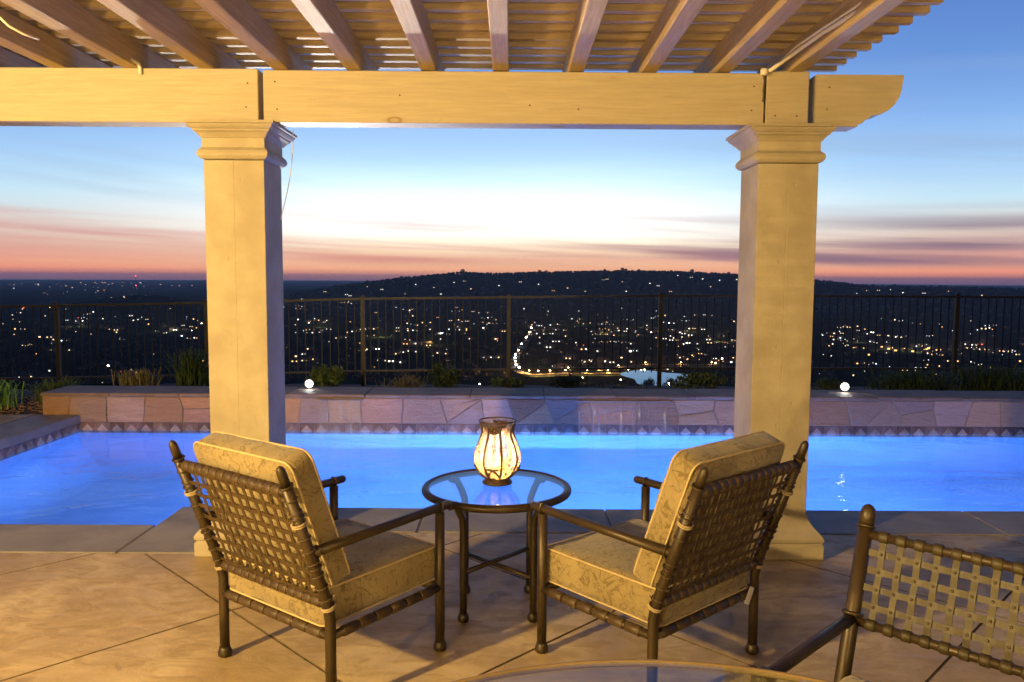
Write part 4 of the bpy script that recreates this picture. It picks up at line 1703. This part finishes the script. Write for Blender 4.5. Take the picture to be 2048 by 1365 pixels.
WV = {}
for hi_, yy_ in ((0, -5.0), (1, -5.5), (2, -4.5)):
    for mi, m_ in enumerate(LM):
        for wi, rects in enumerate((((-2.0, 0.6, 0.7, 2.6),), ((-4.6, -2.4, 0.8, 2.5), (2.0, 4.2, 0.8, 2.5)), ((0.8, 4.4, 0.5, 2.7),))):
            WV[(hi_, mi, wi)] = win_mesh(m_, rects, yy_)

hr = random.Random(21)
zones = [  # px range, row range (image rows of the ground), count, weights of lamp colours
    ((985, 1500), (628, 690), 76, (5, 6, 2, 3, 1, 0.2)),
    ((1010, 1500), (685, 735), 36, (5, 6, 2, 1, 1.2, 0)),
    ((1630, 2060), (640, 672), 28, (3, 5, 3, 2, 0.5, 0.5)),
    ((1640, 2060), (672, 735), 34, (4, 5, 4, 1, 1.0, 0.1)),
    ((565, 985), (618, 660), 38, (6, 6, 2, 1, 1.2, 0)),
    ((570, 985), (660, 730), 34, (6, 5, 3, 1, 1, 0)),
    ((0, 410), (614, 665), 36, (5, 5, 2, 3, 1.2, 0.1)),
    ((20, 400), (665, 745), 12, (5, 4, 3, 1, 0.6, 0.6)),
]
HLAB = "small dark house with lit windows far below in the valley"
nh_ = 0
for (p0, p1), (r0, r1), cnt, wts in zones:
    k = 0
    while k < cnt:
        px = hr.uniform(p0, p1)
        row = hr.uniform(r0, r1)
        run = hr.choice((1, 1, 1, 2, 3))
        for q in range(run):
            if k >= cnt:
                break
            rad = (-VAL) * 1582.0 / (row - HOR(px))
            x, y = polar(px, rad)
            z = ground_z(x, y)
            hv = hr.randrange(3)
            t = thing("valley_house", HLAB, "house", (x, y, z), 0, "houses in the valley")
            t.rotation_euler = (0, 0, -math.atan2(x, y) + hr.uniform(-0.5, 0.5))
            sc = hr.uniform(0.85, 1.2)
            t.scale = (sc, sc, sc)
            wl = obj("wall", HV[hv][0], None, t)
            obj("roof", HV[hv][1], None, t)
            mi = hr.choices(range(6), wts)[0]
            obj("lit_window", WV[(hv, mi, hr.randrange(3))], None, t)
            px += hr.uniform(10, 20)
            row += hr.uniform(-2.5, 2.5)
            k += 1

# houses on the ridge: fewer, dimmer
for (px, row) in ((604, 598), (650, 584), (693, 590), (700, 592), (735, 575), (764, 580), (830, 570), (908, 567), (929, 564), (996, 573), (1040, 566), (868, 577), (812, 589),
                  (1106, 583), (1133, 578), (1170, 584), (1205, 562), (1213, 560), (1244, 565), (1297, 568), (1315, 573), (1354, 553), (1381, 557), (1402, 560), (1436, 562), (1470, 561),
                  (1710, 586), (1733, 581), (1755, 580), (1777, 579), (1802, 584), (1846, 585), (1895, 581), (1960, 588), (940, 580), (1075, 570), (1420, 575), (880, 590), (1250, 585), (1340, 584)):
    a = math.degrees(math.atan2(px - 1024.0, 1582.0) + 0.002)
    # walk up the slope until the line of sight meets the ground
    tgt = -(row - HOR(px)) / 1582.0
    best = None
    r_ = 3300.0
    while r_ < 5250:
        x, y = polar(px, r_)
        e = (ground_z(x, y) - 1.6) / r_
        if e >= tgt:
            best = (x, y, ground_z(x, y)); break
        r_ += 25
    if best is None:
        x, y = polar(px, 5150.0)
        best = (x, y, ground_z(x, y))
    t = thing("hillside_house", "tiny lit house high on the dark wooded ridge", "house", best, -math.radians(a), "houses on the ridge")
    t.scale = (1.5, 1.5, 1.5)
    obj("wall", HV[0][0], None, t)
    obj("roof", HV[0][1], None, t)
    obj("lit_window", WV[(0, hr.choices((0, 1, 2, 3), (4, 5, 1, 2))[0], hr.randrange(3))], None, t)

# lights of the far plain, too far to count
g = [MB(), MB(), MB()]
for _ in range(120):
    px = hr.uniform(-60, 660) if hr.random() < 0.85 else hr.uniform(560, 760)
    r_ = hr.uniform(6500, 17000)
    x, y = polar(px, r_)
    if crest(math.degrees(math.atan2(x, y))) > -150 and r_ > 5000:
        continue
    z = ground_z(x, y) + 6
    s = r_ / 1582.0 * hr.choice((0.35, 0.5, 0.7, 1.1))
    g[hr.choices((0, 1, 2), (4, 3, 3))[0]].box(x - s, x + s, y - 2, y + 2, z, z + s * 1.1)
for k, m_ in enumerate((emis("plain_warm", (1.0, 0.70, 0.38), 0.9), emis("plain_white", (0.95, 0.98, 1.0), 1.0), emis("plain_orange", (1.0, 0.50, 0.22), 0.9))):
    tag(obj("town_lights", g[k].mesh("town_lights", m_, fix=False)), ("warm", "white", "orange")[k] + " street lights of the far plain near the horizon", "lights", kind='stuff')

# street and porch lights scattered between the houses: too many and too small to count
lr_ = random.Random(99)
g = [MB() for _ in range(5)]
for (p0, p1), (r0, r1_), cnt, wts in zones:
    for _ in range(int(cnt * 1.0)):
        px = lr_.uniform(p0, p1)
        row = lr_.uniform(r0 - 6, r1_ + 8)
        for q in range(lr_.choice((1, 1, 1, 1, 4))):
            rad = (-VAL) * 1582.0 / (row - HOR(px))
            x, y = polar(px, rad)
            z = ground_z(x, y) + lr_.uniform(3, 7)
            sz = rad / 1582.0 * lr_.choice((0.25, 0.3, 0.4, 0.5, 0.6, 1.0))
            k = lr_.choices(range(5), (4, 3, 4, 2, 0.35))[0]
            g[k].box(x - sz, x + sz, y - 0.5, y + 0.5, z, z + 2 * sz)
            px += lr_.uniform(5, 9)
            row += lr_.uniform(-1.2, 1.2)
# a brighter amber shopping street on the right
for _ in range(20):
    px, row = lr_.gauss(1815, 75), lr_.gauss(686, 4)
    rad = (-VAL) * 1582.0 / (row - HOR(px))
    x, y = polar(px, rad)
    sz = rad / 1582.0 * lr_.choice((0.4, 0.6, 0.9, 1.3))
    g[2].box(x - sz * 1.6, x + sz * 1.6, y - 0.5, y + 0.5, ground_z(x, y) + 3, ground_z(x, y) + 3 + 2 * sz)
for k, (nm, col_, st) in enumerate((("warm white", (1.0, 0.76, 0.44), 2.4), ("white", (1.0, 0.95, 0.84), 2.2), ("amber", (1.0, 0.52, 0.16), 2.6), ("bluish white", (0.78, 0.90, 1.0), 2.6), ("red", (1.0, 0.12, 0.06), 2.4))):
    tag(obj("valley_lights", g[k].mesh("valley_lights", emis("valley_light", col_, st), fix=False)), nm + " lamps scattered over the dark valley floor", "lights", kind='stuff')

# red beacon mast on the plain
mx_, my_ = polar(273, 7200)
mz = ground_z(mx_, my_)
t = thing("radio_mast", "slim radio mast with two red beacons on the far plain", "mast", (mx_, my_, mz))
g = MB()
for sx, sy in ((-1, -1), (1, -1), (1, 1), (-1, 1)):
    g.tube([(sx * 2.2, sy * 2.2, 0), (sx * 0.5, sy * 0.5, 143)], 0.35, 5)
for k in range(14):
    s = 2.2 - 1.7 * k / 14
    g.tube([(-s, -s, k * 10.0), (s, -s, k * 10.0 + 9)], 0.2, 4)
obj("lattice", g, FENCEM, t)
bm_ = emis("beacon_red", (1.0, 0.08, 0.06), 5.0)
for zz_ in (66, 144):
    g = MB().lathe([(0.3, -4), (5.0, -2), (5.0, 2), (0.3, 4)], 10, (0, 0, zz_))
    obj("beacon", g, bm_, t)

# pond
g = MB()
pc = polar(1316, 1180)
ring_ = []
for k in range(40):
    a = 2 * PI * k / 40
    k_ = 1 + 0.12 * math.sin(3 * a + 1) + 0.09 * math.sin(5 * a)
    ca_, sa_ = math.cos(a), math.sin(a)
    rx_, ry_ = 47 * k_ * abs(ca_) ** -0.25 if abs(ca_) > 0.05 else 47 * k_, 88 * k_
    x, y = pc[0] + rx_ * math.cos(a), pc[1] + ry_ * math.sin(a)
    ring_.append((x, y, VAL + 5.2))
g.add(ring_, [tuple(range(40))])
tag(obj("pond", g.mesh("pond", POND, fix=False)), kind='structure')

ASPH = m_simple("asphalt", (0.06, 0.057, 0.052), (0.08, 0.075, 0.07), 0.05, 1.0, 0.0, coord='Position', spec=0.0)


def road(name, pts, w, dz=6.2):
    g = MB()
    P_ = [Vector((*polar(px, r), 0)) for px, r in pts]
    dense = []
    for i in range(len(P_) - 1):
        p0, p1, p2, p3 = P_[max(0, i - 1)], P_[i], P_[i + 1], P_[min(len(P_) - 1, i + 2)]
        for k in range(12):
            u = k / 12
            dense.append(0.5 * ((2 * p1) + (p2 - p0) * u + (2 * p0 - 5 * p1 + 4 * p2 - p3) * u * u + (3 * p1 - p0 - 3 * p2 + p3) * u ** 3))
    dense.append(P_[-1])
    vs, fs = [], []
    for i, p in enumerate(dense):
        d = (dense[min(i + 1, len(dense) - 1)] - dense[max(0, i - 1)]).normalized()
        s = Vector((-d.y, d.x, 0)) * w / 2
        z = max(ground_z(p.x, p.y), VAL) + dz * 0.15 + 1.0
        for q in (p - s, p + s):
            vs.append((q.x, q.y, z))
    for i in range(len(dense) - 1):
        fs.append((2 * i, 2 * i + 1, 2 * i + 3, 2 * i + 2))
    g.add(vs, fs, True)
    tag(obj(name, g.mesh(name, ASPH, fix=False)), kind='structure')
    return dense


r1 = road("avenue", [(1300, 1265), (1220, 1245), (1120, 1230), (1064, 1215), (1036, 1270), (1030, 1400), (1036, 1560), (1056, 1900), (1062, 2300), (1042, 2800)], 15)
r2 = road("pond_road", [(1440, 1420), (1380, 1400), (1300, 1390), (1240, 1330), (1200, 1275)], 11)
sl_glow = [emis("street_lamp_amber", (1.0, 0.70, 0.34), 40), emis("car_trail_white", (1.0, 0.96, 0.86), 40)]
pole_me = MB()
pole_me.tube([(0, 0, -3), (0, 0, 8.6), (0.4, 0, 9.2), (1.6, 0, 9.4)], [0.16, 0.10, 0.08, 0.07], 6)
pole_me = pole_me.mesh("pole", FENCEM)
head_me = [MB().lathe([(0.1, -0.5), (0.75, -0.3), (0.85, 0.1), (0.3, 0.5)], 8).mesh("lamp_head", m_) for m_ in sl_glow]


def street_lamp(x, y, z, k, power, lab, s=1.0):
    t = thing("street_lamp", lab, "street lamp", (x, y, z), rnd.uniform(0, 6), "street lamps by the valley road and pond")
    obj("pole", pole_me, None, t)
    h = obj("lamp_head", head_me[k], None, t, (1.6, 0, 9.3))
    h.scale = (s, s, s)
    if power:
        lamp("street_light", 'POINT', (1.6, 0, 8.4), power, (1.0, 0.46, 0.12) if k == 0 else (1.0, 0.92, 0.75), 0.5, parent=t)


for i in range(2, len(r1) - 12, 5):
    p = r1[i]
    street_lamp(p.x, p.y + 9, ground_z(p.x, p.y), 1 if 44 < i < 95 and i % 3 else 0, 110000 if i < 74 else 0, "lit street lamp along the bending valley road, white ones replacing car light trails", 1.2 if i < 44 else 2.4)  # white heads on the upper road stand in for car light trails
for i in range(3, len(r2), 11):
    p = r2[i]
    street_lamp(p.x, p.y + 7, ground_z(p.x, p.y), 0, 60000, "lit street lamp on the road behind the pond", 1.0)
for px, r_, lab in ((1245, 1130, "bright street lamp in front of the pond, left end"), (1342, 1105, "bright street lamp in front of the pond, by its right end"),
                    (1166, 1150, "bright street lamp below the bend of the valley road"), (1137, 1290, "street lamp above the lit bend of the valley road"),
                    (961, 1060, "lone street lamp low in the dark left of the valley road"), (797, 1075, "lone street lamp low behind the wall, left of the round bush")):
    x, y = polar(px, r_)
    street_lamp(x, y, ground_z(x, y) - 1, 0, 9000, lab, 1.3)


# pools of lamp light on the streets between the houses
pr_ = random.Random(31)
for (px, row) in ((1060, 655), (1100, 668), (1160, 650), (1230, 672), (1290, 655), (1380, 662), (1440, 680), (1720, 672), (1780, 684), (1840, 688), (1900, 690), (1970, 676), (640, 650), (760, 672), (860, 690), (920, 655), (150, 640), (330, 650)):
    rad = (-VAL) * 1582.0 / (row - HOR(px))
    x, y = polar(px, rad)
    lamp("town_street_light", 'POINT', (x, y, ground_z(x, y) + 14), pr_.uniform(60000, 160000), (1.0, pr_.uniform(0.5, 0.8), pr_.uniform(0.15, 0.5)), 0.6)

# trees: a dark wood along the ridge, single crowns standing out on the skyline and on the valley floor
def tree_mesh(rs, h, w, n, sz):
    g = MB()
    for _ in range(n):
        u = rs.random()
        z = h * (0.25 + 0.75 * u)
        rr_ = w * math.sqrt(rs.random()) * (1 - 0.75 * abs(u - 0.4) ** 1.3)
        a = rs.uniform(0, 2 * PI)
        c = Vector((rr_ * math.cos(a), rr_ * math.sin(a), z))
        d = Vector((rs.gauss(0, 1), rs.gauss(0, 1), rs.gauss(0, 1))).normalized()
        s = d.orthogonal().normalized()
        L = sz * rs.uniform(0.6, 1.3)
        g.add([c - d * L, c + s * L * .7, c + d * L, c - s * L * .7], [(0, 1, 2, 3)])
    return g


TLEAF = m_leaf("far_tree_leaf", (0.016, 0.022, 0.014), (0.028, 0.034, 0.020))
tm = []
for k in range(4):
    rs = random.Random(40 + k)
    c_ = tree_mesh(rs, 13, 6.5, 240, 1.3).mesh("crown", TLEAF, fix=False)
    tr_ = MB().tube([(0, 0, -3), (0.2, 0, 5), (0, 0.2, 9)], [0.45, 0.3, 0.1], 6).mesh("trunk", BARK)
    tm.append((c_, tr_))
sky_trees = [(925, 2.4, "tallest tree on the ridge skyline, left of the lantern's line"), (1078, 1.9, "flat topped tree alone on the ridge skyline above the lantern"), (1092, 1.6, None),
             (1208, 1.7, None), (1243, 2.2, None), (1250, 1.8, None), (1276, 1.6, None), (1382, 2.2, "tall tree on the ridge skyline left of the right column"), (1340, 1.4, None),
             (1455, 1.7, None), (1744, 1.6, None), (1786, 1.7, None), (1878, 1.5, None), (735, 1.6, None), (670, 1.5, None), (803, 1.6, None)]
for px, s, lab in sky_trees:
    x, y = polar(px, 5200)
    t = thing("ridge_tree", lab or "small dark tree breaking the ridge skyline", "tree", (x, y, ground_z(x, y)), rnd.uniform(0, 6), "trees on the ridge skyline")
    t.scale = (s, s, s * 0.95)
    c_, tr_ = rnd.choice(tm)
    obj("crown", c_, None, t)
    obj("trunk", tr_, None, t)
g = MB()
rs = random.Random(77)
for _ in range(2600):
    a = rs.uniform(-17, 36)
    r_ = 5230 + rs.gauss(0, 70) if rs.random() < 0.6 else rs.uniform(3600, 5150)
    x, y = r_ * math.sin(math.radians(a)), r_ * math.cos(math.radians(a))
    if crest(a) < -130:
        continue
    z = ground_z(x, y)
    h, w = rs.uniform(8, 17), rs.uniform(6, 12)
    n_ = 6
    vs = []
    for lev, (rr_, zz_) in enumerate(((0.55, 0.0), (1.0, 0.35), (0.75, 0.75))):
        for k in range(n_):
            aa = 2 * PI * k / n_ + lev * 0.4
            q = rr_ * w * rs.uniform(0.75, 1.2)
            vs.append((x + q * math.cos(aa), y + q * math.sin(aa), z - 1 + h * zz_ * rs.uniform(0.9, 1.1)))
    vs.append((x, y, z + h))
    fs = []
    for lev in range(2):
        for k in range(n_):
            p_, q_ = lev * n_ + k, lev * n_ + (k + 1) % n_
            fs.append((p_, q_, q_ + n_, p_ + n_))
    for k in range(n_):
        fs.append((2 * n_ + k, 2 * n_ + (k + 1) % n_, 3 * n_))
    g.add(vs, fs)
tag(obj("ridge_wood", g.mesh("ridge_wood", TLEAF, fix=False)), "dark wood covering the ridge beyond the valley", "wood", kind='stuff')
g = MB()
for _ in range(900):
    px, row = rs.uniform(-60, 2100), 612 + 150 * rs.random() ** 1.3
    r_ = (-VAL) * 1582.0 / (row - HOR(px))
    x, y = polar(px, r_)
    if math.hypot((x - pc[0]) / 60, (y - pc[1]) / 110) < 1 and y > pc[1] - 95:
        continue
    if any(math.hypot(x - p.x, y - p.y) < 22 for p in r1[::3]) or (1020 < px < 1450 and r_ < 1300 and r_ > 1020):
        continue
    z = ground_z(x, y)
    for _k in range(26):
        c = Vector((x + rs.gauss(0, 3.5), y + rs.gauss(0, 3.5), z + rs.uniform(1.5, 8)))
        d = Vector((rs.gauss(0, 1), rs.gauss(0, 1), rs.gauss(0, 1))).normalized()
        s = d.orthogonal().normalized()
        L = rs.uniform(1.2, 2.4)
        g.add([c - d * L, c + s * L * .7, c + d * L, c - s * L * .7], [(0, 1, 2, 3)])
for _ in range(46):
    px, r_ = rs.uniform(1255, 1385), rs.uniform(1040, 1098)
    if rs.random() < 0.35:
        px, r_ = rs.choice((rs.uniform(1296, 1308), rs.uniform(1338, 1352))), rs.uniform(1095, 1130)
    x, y = polar(px, r_)
    z = VAL + 3
    h_ = rs.uniform(5, 10)
    for _k in range(40):
        c = Vector((x + rs.gauss(0, 2.2), y + rs.gauss(0, 2.2), z + h_ * rs.uniform(0.1, 1)))
        d = Vector((rs.gauss(0, 1), rs.gauss(0, 1), rs.gauss(0, 1))).normalized()
        s = d.orthogonal().normalized()
        L = rs.uniform(0.7, 1.5)
        g.add([c - d * L, c + s * L * .7, c + d * L, c - s * L * .7], [(0, 1, 2, 3)])
tag(obj("valley_trees", g.mesh("valley_trees", TLEAF, fix=False)), "dark mass of trees between the houses on the valley floor", "trees", kind='stuff')

# ------------------------------------------------------------------ haze over the valley
g = MB().box(-29000, 29000, -400, 29500, -260, 56)
hz = obj("haze", g)
tag(hz, "thin blue evening haze over the valley", "haze", kind='stuff')
m_ = D.materials.new("haze_air")
m_.use_nodes = True
t_ = m_.node_tree
for n_ in list(t_.nodes):
    t_.nodes.remove(n_)
pv = t_.nodes.new('ShaderNodeVolumePrincipled')
pv.inputs['Color'].default_value = (0.62, 0.78, 0.95, 1)
pv.inputs['Density'].default_value = 3.1e-5
pv.inputs['Anisotropy'].default_value = 0.40
oo = t_.nodes.new('ShaderNodeOutputMaterial')
t_.links.new(pv.outputs[0], oo.inputs['Volume'])
for nm in ('Density Attribute', 'Color Attribute', 'Temperature Attribute'):
    if nm in pv.inputs:
        pv.inputs[nm].default_value = ''
try:
    m_.cycles.homogeneous_volume = True
except Exception:
    pass
hz.data.materials.append(m_)
